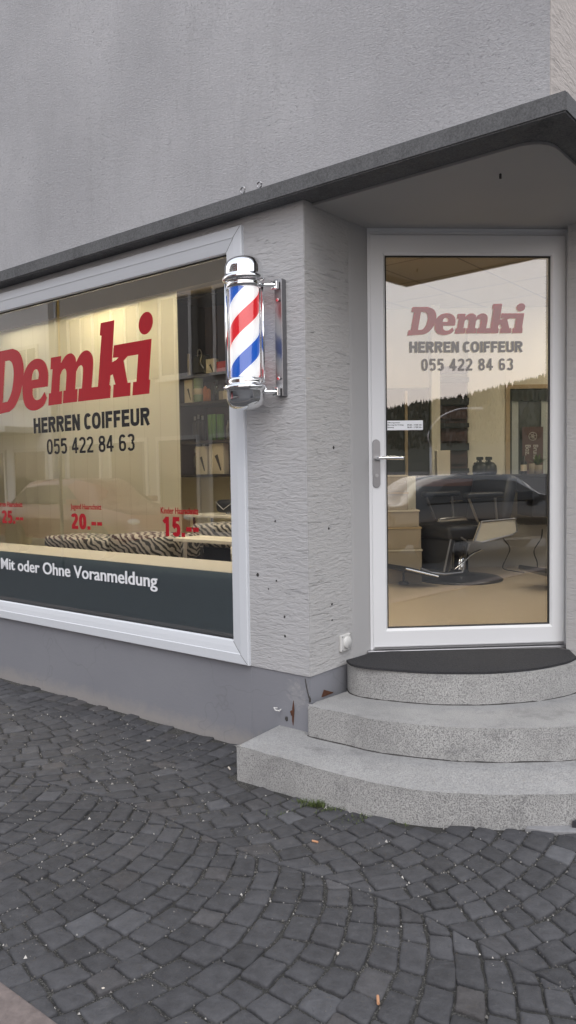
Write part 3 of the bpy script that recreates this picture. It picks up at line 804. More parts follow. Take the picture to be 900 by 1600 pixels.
for cx_,cz_,sx_,sz_ in ((WR,WB,-1,1),(WR,WT,-1,-1)):
    bm = BM(); n_ = 6
    prof_ = [(.006,-.0207),(.052,-.0207),(.055,-.0177),(.085,-.0127),(.112,-.0067)]
    a_ = [bm.verts.new((cx_+sx_*d+.0008,y,cz_+sz_*d+sz_*.0008)) for d,y in prof_]; b_ = [bm.verts.new((cx_+sx_*d-.0008,y,cz_+sz_*d-sz_*.0008)) for d,y in prof_]
    for k in range(len(prof_)-1): bm.faces.new((a_[k],a_[k+1],b_[k+1],b_[k]))
    fobj('mitre_joint', bm, M['hole'], win)
ty = .0195
pane(WL+.117,GX1,GZ0,.896,.031,'film_band',M['film'],win)
shop_name(-2.30,-.595,1.845,2.335,ty,M['red_vinyl'],win)
block_words('HERREN COIFFEUR',-1.79,-.645,1.70,1.80,ty,M['black_vinyl'],win,.22)
block_words('055 422 84 63',-1.648,-.78,1.558,1.657,ty,M['black_vinyl'],win,.15)
words('Herren Haarschnitt',-2.27,-1.95,1.21,1.246,ty,M['red_vinyl'],win,.02)
block_words('25.--',-2.21,-1.948,1.095,1.185,ty,M['red_vinyl'],win,.22,.07)
words('Jugend Haarschnitt',-1.412,-1.102,1.198,1.242,ty,M['red_vinyl'],win,.02)
block_words('20.--',-1.41,-1.10,1.083,1.182,ty,M['red_vinyl'],win,.22,.07)
words('Kinder Haarschnitt',-.57,-.27,1.198,1.234,ty,M['red_vinyl'],win,.02)
block_words('15.--',-.556,-.271,1.072,1.182,ty,M['red_vinyl'],win,.22,.07)
words('Mit oder Ohne Voranmeldung',-2.24,-.61,.748,.852,ty-.001,M['white_vinyl'],win,.016)

# ------------------------------------------------------------------ door
MD = Matrix.Translation(D0) @ Matrix.Rotation(TD,4,'Z')
def dobj(name, bm, mat, parent=shop, smooth=False):
    o = obj(name, bm, mat, parent, smooth)
    if parent is shop: o.matrix_basis = Matrix.Translation(-shop_off) @ MD
    return o
ZB, ZT = .470, 2.680
df = dobj('door_frame', frame_bm(0,1.085,ZB-.02,ZT,[(0,.10),(0,0),(.014,0),(.016,.006),(.030,.006),(.034,.012),(.05,.012)]), M['pvc_door'])
door = dobj('door', frame_bm(.014,1.056,ZB+.004,2.644,[(0,.08),(0,.006),(0,-.004),(.003,-.006),(.066,-.006),(.072,-.002),(.079,.006),(.080,.03)]), M['pvc_door'])
# widen lower/upper rails: leaf rails are taller than the stiles
me = door.data
for v in me.vertices:
    ins = v.co.x
    if v.co.z < 1.0 and v.co.z > ZB+.02: v.co.z += .028*min(1,(v.co.z-ZB-.004)/.07)
    if v.co.z > 2.0 and v.co.z < 2.64: v.co.z -= .026*min(1,(2.644-v.co.z)/.07)
gx0,gx1,gz0,gz1 = .094,.976,ZB+.112,2.538
dobj('seal', frame_bm(gx0-.001,gx1+.001,gz0-.001,gz1+.001,[(0,.004),(.006,.006),(.006,.02)]), M['seal'], door)
bm = BM(); vs = [bm.verts.new(p) for p in ((gx0,.016,gz0),(gx1,.016,gz0),(gx1,.016,gz1),(gx0,.016,gz1))]; bm.faces.new(vs); dobj('pane', bm, M['glass_door'], door)
bm = BM(); vs = [bm.verts.new(p) for p in ((gx0,.027,gz0),(gx1,.027,gz0),(gx1,.027,gz1),(gx0,.027,gz1))]; bm.faces.new(vs); dobj('pane', bm, M['glass_door_inner'], door)
dy = .0185
shop_name(.214,.848,2.130,2.297,dy,M['red_vinyl'],door)
block_words('HERREN COIFFEUR',.224,.833,2.040,2.098,dy,M['black_vinyl'],door,.22,.075)
block_words('055 422 84 63',.288,.782,1.945,2.008,dy,M['black_vinyl'],door,.165,.14)
# opening hours sticker
bm = BM(); box(bm, (.096,.012,1.634),(.292,.0145,1.684)); st_ = dobj('hours_sticker', bm, M['white_vinyl'], door)
for i,(l,r) in enumerate((('Öffnungszeiten',''),('Montag bis Freitag','09.00 - 19.00 Uhr'),('Samstag','08.00 - 17.00 Uhr'))):
    z = 1.669-.0125*i
    words(l, .102, .102+.0048*len(l), z, z+.008, .0112, M['black_vinyl'], door, .01)
    if r: words(r, .208, .286, z, z+.008, .0112, M['black_vinyl'], door, .01)
# threshold
bm = BM(); box(bm, (-.02,-.035,ZB-.016),(1.11,.06,ZB-.001), .003); dobj('threshold', bm, M['alu'], door)
bm = BM(); box(bm, (.02,-.016,ZB+.004),(1.05,-.007,ZB+.018), .002); dobj('weather_bar', bm, M['alu'], door)
# handle plate, lever, cylinder
bm = BM()
n=10; pl=[]
for k in range(n+1): pl.append((.038+.021*math.cos(math.pi*k/n), 1.565+.021*math.sin(math.pi*k/n)))
for k in range(n+1): pl.append((.038+.021*math.cos(math.pi+math.pi*k/n), 1.352+.021*math.sin(math.pi+math.pi*k/n)))
lo=[bm.verts.new((x,-.006,z)) for x,z in pl]; hi=[bm.verts.new((.038+(x-.038)*.9,-.015,1.458+(z-1.458)*.985)) for x,z in pl]
for k in range(len(pl)): bm.faces.new((lo[k],lo[(k+1)%len(pl)],hi[(k+1)%len(pl)],hi[k]))
bm.faces.new(hi)
hp = dobj('handle_plate', bm, M['steel_dull'], door)
bm = BM(); tube(bm, smooth_curve([(.038,-.012,1.487),(.038,-.045,1.487),(.048,-.058,1.487),(.075,-.060,1.488),(.13,-.060,1.487),(.172,-.052,1.485)],5), .0095, 12)
dobj('handle', bm, M['chrome'], door, True)
bm = BM(); tube(bm, [(.038,-.012,1.396),(.038,-.020,1.396)], .009, 16); box(bm,(.0365,-.021,1.390),(.0395,-.0195,1.402)); dobj('lock', bm, M['alu'], door)

# ------------------------------------------------------------------ doormat
mp = smooth_curve([Vector((x,y,0)) for x,y in [(.30,3.815),(.285,3.84),(.30,3.765),(.345,3.71),(.44,3.662),(.649,3.592),(.82,3.572),(.98,3.576),(1.18,3.63),(1.36,3.735),(1.45,3.83)]][1:], 5)
bm = BM(); prism(bm, [(p.x,p.y+.008) for p in mp] + [(1.47,4.0),(1.40,4.035),(.9,4.03),(.62,4.015),(.55,4.03),(.43,4.00),(.36,3.92)], .456, .467, .002)
tag(obj('doormat', bm, M['mat']), 'dark charcoal half round doormat on the top step before the glass door', 'doormat')

# wall socket on reveal
sk = empty('wall_socket', F(.486,.29,.55)); sk.rotation_euler=(0,0,TH)
tag(sk, 'small white weatherproof socket low on the wall left of the door', 'socket')
bm = BM(); box(bm, (0,-.042,-.042),(.016,.042,.042), .004); obj('plate', bm, M['white_plastic'], sk)
bm = BM(); lathe(bm, [(0,0.012),(.028,.012),(.031,.008),(.031,0)], 28); bmesh.ops.rotate(bm, verts=bm.verts[:], matrix=Matrix.Rotation(R(90),3,'Y')); bmesh.ops.translate(bm, verts=bm.verts[:], vec=(.016,.004,.0)); obj('cover', bm, M['white_plastic'], sk, True)
for a_,b_ in ((-.034,-.034),(.034,-.034),(-.034,.034),(.034,.034)):
    bm = BM(); box(bm, (.016,a_-.003,b_-.003),(.018,a_+.003,b_+.003)); obj('screw', bm, M['alu'], sk)

# ------------------------------------------------------------------ barber pole
pole = empty('barber_pole', F(.230,-.14,1.72)); pole.rotation_euler = (0,0,TH); pole.scale = (1.13,1.0,1.0)
tag(pole, 'chrome barber pole with red, white and blue spiral on the pillar beside the window', 'barber pole')
H = .725
bm = BM(); lathe(bm, [(.066,.575),(.072,.570),(.079,.578),(.081,.592),(.076,.600),(.080,.604),(.090,.606),(.0955,.612),(.0965,.622),(.092,.630),(.0865,.634),(.0860,.640),(.0855,.672),(.081,.690),(.071,.705),(.055,.716),(.030,.722),(0,.724)], 64)
obj('top_cap', bm, M['chrome'], pole, True)
bm = BM(); lathe(bm, [(0,0),(.030,.002),(.055,.009),(.071,.020),(.081,.036),(.0855,.052),(.0860,.086),(.0885,.092),(.0955,.096),(.0970,.106),(.0940,.116),(.082,.120),(.077,.126),(.080,.134),(.078,.146),(.071,.154),(.066,.150)], 64)
obj('bottom_cap', bm, M['chrome'], pole, True)
bm = BM(); lathe(bm, [(.0655,.145),(.0655,.580)], 96); ps = obj('striped_cylinder', bm, M['stripes'], pole, True)
bm = BM(); lathe(bm, [(.073,.148),(.073,.578)], 64); obj('clear_tube', bm, M['glass_tube'], pole, True)
for a_ in (42,-138,130):
    bm = BM(); x=.0765*math.cos(R(a_)); y=.0765*math.sin(R(a_)); tube(bm, [(x*1.07,y*1.07,.13),(x*1.07,y*1.07,.60)], .0062, 10); obj('rod', bm, M['chrome'], pole, True)
for k in range(4):
    bm = BM(); aa=R(-130+90*k); r0=bmesh.ops.create_uvsphere(bm,u_segments=12,v_segments=8,radius=.0065)['verts']; bmesh.ops.translate(bm,verts=r0,vec=(.094*math.cos(aa),.094*math.sin(aa),.106)); obj('cap_nut', bm, M['chrome'], pole, True)
bm = BM()
for v in [box(bm, (.004,.104,.085),(.044,.1385,.640), .002)]: pass
bmesh.ops.translate(bm, verts=bm.verts[:], vec=(.085,0,-.02))
obj('bracket', bm, M['gunmetal'], pole)
for z in (.085,.588):
    bm = BM(); tube(bm, [(.06,.04,z),(.105,.085,z)], .010, 10); box(bm, (.088,.078,z-.020),(.120,.099,z+.020), .003); obj('bracket_arm', bm, M['chrome'], pole)
for z in (.15,.52):
    bm = BM(); tube(bm, [(.112,.0995,z),(.112,.095,z)], .008, 12); obj('screw', bm, M['chrome'], pole)

# ------------------------------------------------------------------ interior shell
IN = [(-7,.25),(.2,.25),(.36,.42),(.50,.60),(1.32,1.30),(1.42,1.45),(1.42,8.5),(-7,8.5)]
bm = BM(); prism(bm, IN, .2, .458); o = fobj('shop_floor', bm, M['int_floor'])
bm = BM(); prism(bm, IN, 3.04, 3.2); o = fobj('shop_ceiling', bm, M['int_ceiling'])
BWY = 7.8
def wbox(name, a, b, mat, parent=shop, bev=0):
    bm = BM(); box(bm, a, b, bev); return wobj(name, bm, mat, parent)
wbox('inner_wall', (-1.0,BWY,.458),(6.5,BWY+.1,3.04), M['int_wall'])
bm = BM(); box(bm, (-7,2.4,.458),(-.9,2.5,3.04)); fobj('inner_wall', bm, M['int_wall'])
bm = BM(); box(bm, (-7,.25,.458),(-6.9,2.4,3.04)); fobj('inner_wall', bm, M['int_wall'])
# inner lining of outer walls above openings
wall_poly([(-7,.26),(.3,.26)], 2.5, 3.04, .02, M['header'], 'inner_lining')
wall_poly([(.3,.5),(1.28,1.36)], 2.7, 3.04, .02, M['header'], 'inner_lining')
# unseen window added to the right facade to let daylight into the salon
pane(0,0,0,0,0,'pane',M['glass_window'],win) if False else None
bm = BM(); vs = [bm.verts.new(p) for p in ((CS-.05,1.9,.9),(CS-.05,4.9,.9),(CS-.05,4.9,2.5),(CS-.05,1.9,2.5))]; bm.faces.new(vs)
w2 = fobj('window', frame_bm(1.9,4.9,.9,2.5,[(0,.05),(0,-.01),(.08,-.01),(.08,.05)]), M['pvc'])
w2.matrix_basis = Matrix.Translation(-shop_off) @ MF @ Matrix.Translation((CS,0,0)) @ Matrix.Rotation(R(90),4,'Z')
o = fobj('pane', bm, M['glass_window'], w2); o.matrix_basis = Matrix.Rotation(R(-90),4,'Z') @ Matrix.Translation((-CS,0,0))
# ceiling lamps of the salon
for (x,y) in ((.85,4.95),(1.5,4.95),(3.2,6.2),(3.4,7.0),(-1.6,6.3),(-2.6,7.0),(-.35,4.75),(-1.1,5.4),(-1.9,6.0),(-.1,5.3)):
    lp = empty('ceiling_lamp', (x,y,3.04)); tag(lp, 'square flat lamp panel in the salon ceiling', 'ceiling lamp', 'ceiling lamps of the salon')
    bm = BM(); box(bm, (-.30,-.30,-.012),(.30,.30,-.001)); obj('housing', bm, M['white_plastic'], lp)
    bm = BM(); box(bm, (-.27,-.27,-.018),(.27,.27,-.0125)); obj('diffuser', bm, M['lamp'], lp)

# window display: sill board, blind, header
bm = BM(); box(bm, (-3.05,.05,.86),(.0,.42,.895), .003); fobj('sill_board', bm, M['int_wall_grey'])
bm = BM(); box(bm, (-3.05,.05,.458),(.0,.07,.86)); fobj('inner_lining', bm, M['int_wall'])
hd = empty('room_divider', F(-3,1.2,.46)); hd.rotation_euler=(0,0,TH)
tag(hd, 'cream vertical panel blind under a taupe header behind the shop window', 'blind')
bm = BM(); n=150; x0,x1=-3.6,1.35
for k in range(n):
    pass
top=2.35
vs0=[];vs1=[]
for k in range(n+1):
    x = x0+(x1-x0)*k/n; ph = (x*5.3)%1; y = .004*math.sin(ph*math.pi)
    vs0.append(bm.verts.new((x,y,0))); vs1.append(bm.verts.new((x,y,top)))
for k in range(n): bm.faces.new((vs0[k],vs0[k+1],vs1[k+1],vs1[k]))
r = bmesh.ops.solidify(bm, geom=bm.faces[:], thickness=.004)
obj('panel', bm, M['curtain'], hd, False)
bm = BM(); box(bm, (-3.6,-.04,2.35),(2.0,.05,2.575)); obj('header', bm, M['header'], hd)

# zebra benches
def bench(s0,s1,t0,t1,ztop,label):
    e = empty('zebra_bench', F((s0+s1)/2,(t0+t1)/2,.458)); e.rotation_euler=(0,0,TH); tag(e, label, 'bench')
    hx=(s1-s0)/2; hy=(t1-t0)/2; h=ztop-.458
    bm = BM(); box(bm, (-hx,-hy,h-.16),(hx,hy,h), .03, 4); 
    bmesh.ops.subdivide_edges(bm, edges=bm.edges[:], cuts=1)
    obj('cushion', bm, M['zebra'], e, True)
    bm = BM(); box(bm, (-hx+.02,-hy+.02,.12),(hx-.02,hy-.02,h-.165)); obj('base', bm, M['black_cab'], e)
    for sx in (-1,1):
        for sy in (-1,1):
            bm = BM(); tube(bm, [(sx*(hx-.05),sy*(hy-.05),0),(sx*(hx-.05),sy*(hy-.05),.13)], .015, 8); obj('leg', bm, M['chrome'], e)
bench(-2.42,-1.66,.48,.86,.965,'flat zebra print bench farthest left in the shop window')
bench(-1.64,-1.08,.48,.88,1.005,'zebra print bench in the middle of the window display')
bench(-1.30,-.72,.95,1.30,1.06,'zebra print bench behind the cream display table')
def table(s0,s1,t0,t1,z,label,mat=M['white_top']):
    e = empty('display_table', F((s0+s1)/2,(t0+t1)/2,.458)); e.rotation_euler=(0,0,TH); tag(e,label,'table')
    hx=(s1-s0)/2; hy=(t1-t0)/2; h=z-.458
    bm = BM(); box(bm, (-hx,-hy,h-.022),(hx,hy,h), .004); obj('tabletop', bm, mat, e)
    for sx in (-1,1):
        for sy in (-1,1):
            bm = BM(); box(bm, (sx*(hx-.05)-.015,sy*(hy-.05)-.015,0),(sx*(hx-.05)+.015,sy*(hy-.05)+.015,h-.022)); obj('leg', bm, M['chrome'], e)
table(-1.05,-.50,.55,.80,1.0,'low cream display table just behind the window sill')
table(-1.75,-1.02,1.32,1.62,1.10,'higher cream table carrying the black headrest behind the zebra benches')
# black cushion/headrest lying on the table
e = empty('headrest', F(-1.32,1.46,1.16)); e.rotation_euler=(0,0,TH+R(4)); tag(e,'black padded headrest cushion on the cream table behind the window','headrest')
bm = BM(); box(bm, (-.17,-.05,-.045),(.17,.05,.055), .035, 5); obj('pad', bm, M['black_leather'], e, True)
bm = BM(); tube(bm, [(-.07,-.03,-.056),(-.02,0,-.045),(.02,0,-.05)], .014, 8); obj('bracket', bm, M['chrome'], e)
bm = BM(); tube(bm, [(-.16,-.052,.04),(-.08,-.054,-.02),(.02,-.054,.04),(.1,-.054,-.02)], .0025, 6); obj('cord', bm, M['white_plastic'], e)

# product shelf (visible right of the blind)
sh = empty('product_shelf', F(-2.0,2.2,1.40)); sh.rotation_euler=(0,0,TH)
tag(sh, 'dark wall shelf packed with hair products behind the shop window', 'shelf')
SX0,SX1 = -1.2,.95
bm = BM(); box(bm, (SX0,.17,0),(SX1,.19,1.62)); obj('backboard', bm, M['shelf_back'], sh)
for z in (0,.305,.655,.90,1.60):
    bm = BM(); box(bm, (SX0,-.17,z-.012),(SX1,.17,z+.012)); obj('shelf_board', bm, M['shelf_dark'], sh)
for x in (SX0,-.52,.10,.93):
    bm = BM(); box(bm, (x-.012,-.172,.0),(x+.012,.168,1.612)); obj('upright', bm, M['shelf_dark'], sh)
def item(kind, x, y, z, w, h, mat, label, group=None, d=None, mat2=None, pic=False):
    e = empty(kind, F(-2.0+x,2.2+y,1.40+z+.0125)); e.rotation_euler=(0,0,TH+R(random.uniform(-5,5))); tag(e,label,{'product_box':'box','bottle':'bottle','tin':'tin','jar':'jar','hair_dryer_bag':'bag'}.get(kind,kind.replace('_',' ')),group)
    d = d or w*.6
    if kind in ('product_box','hair_dryer_bag'):
        bm = BM(); box(bm, (-w/2,-d/2,0),(w/2,d/2,h), .003 if kind=='product_box' else .03, 2); obj('carton' if kind=='product_box' else 'body', bm, mat, e)
        if pic:
            bm = BM(); tube(bm, [(w*.0,-d/2-.001,h*.62),(w*.32,-d/2-.001,h*.12)], [w*.13,w*.05], 8); 
            for v in bm.verts: v.co.y = -d/2-.0015 if v.co.y < -d/2-.001 else -d/2+.001
            obj('picture', bm, M['black_plastic'], e)
        if kind=='hair_dryer_bag':
            bm = BM(); tube(bm, smooth_curve([(-.0,-d/2,h*.9),(.03,-d/2-.01,h+.04),(.07,-d/2-.01,h*1.0),(.05,-d/2-.01,h*.6),(.09,-d/2-.01,h*.3)],5), .006, 6); obj('handle', bm, M['steel_dull'], e)
    else:
        r = w/2
        if kind=='bottle': prof=[(0,0),(r,0),(r,h*.68),(r*.8,h*.76),(r*.38,h*.80),(r*.38,h*.84)]; cap=[(r*.42,h*.84),(r*.42,h),(0,h)]
        else: prof=[(0,0),(r,0),(r,h*.74)]; cap=[(r*1.04,h*.74),(r*1.04,h),(0,h)]
        bm = BM(); lathe(bm, prof, 14); obj('body', bm, mat, e, True)
        bm = BM(); lathe(bm, cap, 14); obj('cap', bm, mat2 or M['black_plastic'], e)
X = lambda px: -.49+(px-277)*.0075     # shelf-local x from the photo column (measured once)
# bottom board
item('product_box',X(303),-.10,.0,.135,.255,M['cream_box'],'left of two cream hair clipper boxes on the lowest shelf',pic=True,d=.07)
item('product_box',X(329),-.10,.0,.185,.275,M['cream_box'],'wider cream hair clipper box, right one on the lowest shelf',pic=True,d=.07)
for i,px in enumerate((300,309,318,327,335)):
    item('product_box',X(px),.08,.0,.06,.29,M['cream_box'],'slim cream carton standing behind the clipper boxes on the lowest shelf','slim cream cartons on the lowest shelf')
item('bottle',X(285),-.06,.0,.065,.24,M['glass_bottle'],'clear bottle at the blind end of the lowest shelf',mat2=M['steel_dull'])
item('bottle',X(293),-.02,.0,.06,.29,M['glass_bottle'],'taller clear bottle next to the clipper boxes on the lowest shelf',mat2=M['white_plastic'])
item('bottle',X(346),-.02,.0,.06,.2,M['black_plastic'],'black bottle right of the clipper boxes on the lowest shelf')
# third board
for px in (311,317): item('tin',X(px+2),-.08,.305,.045,.235,M['green'],'tall green can on the third shelf','tall green cans', mat2=M['green'])
for px in (323,327): item('tin',X(px),-.04,.305,.045,.235,M['green'],'tall green can on the third shelf','tall green cans', mat2=M['green'])
for px in (283,289,296): item('bottle',X(px),-.05,.305,.05,random.uniform(.2,.26),M['black_plastic'],'dark bottle at the blind end of the third shelf','dark bottles of the third shelf',mat2=M['steel_dull'])
for px in (345,356): item('jar',X(px),-.06,.305,.06,.07,M['cream_box'],'small cream jar on the third shelf','small cream jars on the third shelf')
for px in (344,353): item('jar',X(px),.06,.305,.06,.15,M['green_pale'],'pale green pot at the back of the third shelf','pale green pots')
# second board
item('product_box',X(281),-.09,.655,.095,.215,M['cream_box'],'cream box with a dryer picture at the blind end of the second shelf',pic=True,d=.06)
for k in range(3): item('tin',X(294),-.08,.655+.075*k,.09,.073,[M['green_pale'],M['cream_box'],M['green_pale']][k],['lowest tin','middle pale tin','topmost green tin'][k]+' in the stack on the second shelf',mat2=M['green_pale'])
for i,px in enumerate((303,309,316,322,328)): item('bottle',X(px),-.06,.655,.042,random.uniform(.08,.2),[M['orange'],M['orange'],M['black_plastic'],M['glass_bottle'],M['black_plastic']][i],['orange tube beside the tin stack','second orange tube of the second shelf','short black bottle mid second shelf','small clear bottle mid second shelf','tall black bottle mid second shelf'][i])
for i,px in enumerate((333,340,348,356)): item('product_box',X(px),-.08,.655,.05,.085,M['cream_box'] if i%2 else M['tan_box'],'small square carton on the right of the second shelf','small square cartons')
rr_ = random.Random(3)
for zz,yy_ in ((.655,.05),(.305,.03),(.0,-.02)):
    for px in range(300 if zz else 337,360,5):
        item('bottle',X(px)+rr_.uniform(-.006,.006),yy_+rr_.uniform(-.02,.04),zz,rr_.uniform(.028,.04),rr_.uniform(.10,.19),rr_.choice([M['black_plastic'],M['shelf_back'],M['green_pale'],M['cream_box'],M['glass_bottle']]),'small product bottle in the back rows of the dark shelf','small bottles in the back rows of the shelf',mat2=rr_.choice([M['black_plastic'],M['white_plastic'],M['orange']]))
# top board
item('hair_dryer_bag',X(298),-.06,.90,.19,.19,M['black_plastic'],'black bag with a hooked grey handle on the top shelf',d=.1)
item('product_box',X(281),-.1,.90,.028,.21,M['tan_box'],'thin tan carton at the blind end of the top shelf')
item('product_box',X(318),-.08,.90,.1,.135,M['cream_box'],'small cream box between the black bag and the red box',pic=True)
item('product_box',X(342),-.08,.90,.16,.095,M['red_box'],'flat red box on the top shelf')

# ------------------------------------------------------------------ salon seen through the door (world axes, back wall at y=BWY)
def wthing(name, loc, label, cat, group=None, rz=0):
    return tag(empty(name, loc, rz), label, cat, group)
def PX(px,y): return (px-450)/1200*y          # metres right of the lens axis at depth y (measured from the photo once)
def PZ(py,y): return 1.42-(py-733.5)/1200*y
# dark doorway to the back room, cream column, red-brown shelves, cream door
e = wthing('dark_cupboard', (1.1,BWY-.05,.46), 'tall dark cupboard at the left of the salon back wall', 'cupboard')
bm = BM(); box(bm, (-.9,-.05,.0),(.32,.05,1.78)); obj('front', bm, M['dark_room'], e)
bm = BM(); box(bm, (PX(633,BWY)-1.1-.014,-.08,0),(PX(633,BWY)-1.1+.014,-.05,1.75)); obj('post', bm, M['wood'], e)
wbox('column', (PX(671,BWY),BWY-.16,.458),(PX(684,BWY),BWY+.001,3.04), M['int_wall'])
e = wthing('wall_rack', (PX(706,BWY),BWY-.10,.9), 'red brown slatted wall rack behind the cream carton', 'rack')
bm = BM(); box(bm, (-.15,.05,0),(.15,.09,1.45)); obj('backboard', bm, M['brown_cab'], e)
for k in range(7):
    bm = BM(); box(bm, (-.15,-.03,.04+k*.225),(.15,.049,.04+k*.225+(.07 if k%2 else .045))); obj('slat', bm, M['shelf_dark'], e)
    bm = BM(); box(bm, (-.14,.0,.13+k*.225),(.14,.048,.13+k*.225+.07)); obj('row', bm, M['shelf_back'], e)
e = wthing('inner_door', (PX(759,BWY),BWY-.03,.46), 'plain cream interior door in the back wall of the salon', 'door')
bm = BM(); box(bm, (-.19,-.02,0),(.19,.02,2.3), .004); obj('leaf', bm, M['int_wall'], e)
bm = BM(); tube(bm, [(-.12,-.02,1.02),(-.12,-.05,1.02),(-.08,-.055,1.015)], .012, 8); obj('knob', bm, M['rust'], e)
# framed pane with lace valance and poster
e = wthing('inner_window', (PX(828,BWY),BWY-.04,PZ(742,BWY)), 'wood framed inner window with pale lace valance right of the cream door', 'window')
hx = .215; hh = PZ(610,BWY)-PZ(742,BWY)
bm = BM(); box(bm, (-hx,.0,0),(hx+.3,.02,hh)); obj('pane', bm, M['mirror_dark'], e)
bm = BM(); box(bm, (-hx-.045,-.02,0),(-hx,.03,hh+.04)); box(bm, (-hx,-.02,hh),(hx+.3,.03,hh+.04)); obj('frame', bm, M['wood'], e)
bm = BM(); n=60; a0=[];a1=[]
for k in range(n+1):
    x=-hx+.01+(2*hx+.25)*k/n; y=-.03+.012*math.sin(k*1.3); a0.append(bm.verts.new((x,y,hh-.015))); a1.append(bm.verts.new((x,y,hh-.115-.014*abs(math.sin(k*.35)))))
for k in range(n): bm.faces.new((a0[k],a0[k+1],a1[k+1],a1[k]))
bmesh.ops.solidify(bm, geom=bm.faces[:], thickness=.003); obj('valance', bm, M['lace'], e, True)
bm = BM(); box(bm, (-hx+.02,-.012,0),(-hx+.085,-.004,hh-.1)); box(bm, (.1,-.012,0),(.17,-.004,hh-.1)); obj('side_curtain', bm, M['lace'], e)
e = wthing('poster', (PX(829,BWY),BWY-.075,PZ(742,BWY)), 'narrow brown poster with round wheel emblem and upright lettering', 'poster')
pw=.105; ph=PZ(669,BWY)-PZ(742,BWY)
bm = BM(); box(bm, (-pw,0,0),(pw,.004,ph)); obj('sheet', bm, M['poster'], e)
bm = BM(); cz = ph-.095
ring=[(.040*math.cos(k*R(15)),-.003,cz+.040*math.sin(k*R(15))) for k in range(25)]; tube(bm, ring, .004, 5)
for k in range(3):
    aa=k*R(60)+R(15); tube(bm, [(-.034*math.cos(aa),-.003,cz-.034*math.sin(aa)),(.034*math.cos(aa),-.003,cz+.034*math.sin(aa))], .003, 5)
ring=[(.018*math.cos(k*R(30)),-.003,cz+.018*math.sin(k*R(30))) for k in range(13)]; tube(bm, ring, .003, 5)
obj('emblem', bm, M['poster_ink'], e)
for txt,x0_,x1_,z0_ in (('Bruno',.005,.055,cz-.23),('Boz.',-.075,-.02,cz-.19)):
    me = text_mesh(txt,.02)
    for v in me.vertices: v.co.x, v.co.y = v.co.y, -v.co.x
    fit_mesh(me, x0_, x1_, z0_, cz-.085, -.003); me.materials.clear(); obj('lettering', me, M['poster_ink'], e)
# counter
CY = 7.15
e = wthing('counter', (PX(750,CY),CY,.458), 'long black work counter with brown top drawer against the salon back wall', 'counter')
cx0 = PX(645,CY)-PX(750,CY); cx1 = 2.2; ct = PZ(742,CY)-.458
bm = BM(); box(bm, (cx0,0,ct-.03),(cx1,.55,ct), .004); obj('worktop', bm, M['black_cab'], e)
bm = BM(); box(bm, (cx0+.02,.012,ct-.10),(.0,.5,ct-.032)); obj('drawer', bm, M['brown_cab'], e)
bm = BM(); box(bm, (cx0+.03,.03,ct-.50),(PX(790,CY)-PX(750,CY),.5,ct-.10)); box(bm, (.0,.03,ct-.16),(cx1,.5,ct-.032)); obj('carcass', bm, M['black_cab'], e)
bm = BM(); box(bm, (PX(834,CY)-PX(750,CY),.02,ct-.40),(cx1,.5,ct-.161)); obj('cabinet', bm, M['black_cab'], e)
for x in (-.28,-.02):
    bm = BM(); tube(bm, [(x,.0,ct-.24),(x+.12,.0,ct-.24)], .006, 6); obj('pull', bm, M['chrome'], e)
bm = BM(); box(bm, (-.5,.42,0),(cx1,.5,ct-.5)); obj('back_panel', bm, M['int_wall_grey'], e)
e = wthing('carton', (PX(697,CY),CY+.15,.458+ct), 'plain cream carton standing on the black counter', 'box')
bm = BM(); box(bm, (-.062,-.06,0),(.062,.06,.235), .003); obj('body', bm, M['cream_box'], e)
for i,px in enumerate((756,770)):
    e = wthing('spray_bottle', (PX(px,CY),CY+.12,.458+ct), ['left','right'][i]+' one of two black spray bottles on the counter', 'spray bottle')
    bm = BM(); lathe(bm, [(0,0),(.066,0),(.074,.03),(.070,.085),(.045,.115),(.016,.122),(.014,.14)], 20); obj('bottle', bm, M['black_plastic'], e, True)
    bm = BM(); box(bm, (-.035,-.012,.14),(.028,.012,.170), .006); tube(bm, [(-.012,0,.15),(-.034,0,.118)], .005, 6); obj('trigger', bm, M['black_plastic'], e)
e = wthing('flower_pot', (PX(846,CY),CY+.1,.458+ct), 'small tan pot with a dark green plant on the counter', 'plant')
bm = BM(); lathe(bm, [(0,0),(.035,0),(.045,.085),(.04,.085),(.0,.07)], 16); obj('pot', bm, M['tan_box'], e, True)
bm = BM()
for k in range(36):
    aa=random.uniform(0,6.28); l=random.uniform(.05,.13); el=random.uniform(.4,1.4); p=Vector((0,0,.08)); d=Vector((math.cos(aa)*math.cos(el),math.sin(aa)*math.cos(el),math.sin(el)))
    sdv=d.cross(Vector((0,0,1))).normalized()*.012; v=[bm.verts.new(p),bm.verts.new(p+d*l*.6+sdv),bm.verts.new(p+d*l),bm.verts.new(p+d*l*.6-sdv)]; bm.faces.new(v)
obj('leaves', bm, M['leaf'], e)
e = wthing('product_bottle', (PX(824,CY),CY+.1,.458+ct), 'dark bottle with pale label beside the potted plant', 'bottle')
bm = BM(); lathe(bm, [(0,0),(.03,0),(.03,.11),(.012,.13),(.012,.17),(0,.17)], 14); obj('body', bm, M['black_plastic'], e, True)
bm = BM(); lathe(bm, [(.0305,.03),(.0305,.09)], 14); obj('label_band', bm, M['cream_box'], e)
e = wthing('product_jar', (PX(834,CY),CY+.05,.458+ct), 'tan jar between the dark bottle and the potted plant', 'jar')
bm = BM(); lathe(bm, [(0,0),(.022,0),(.028,.10),(0,.10)], 14); obj('body', bm, M['tan_box'], e, True)
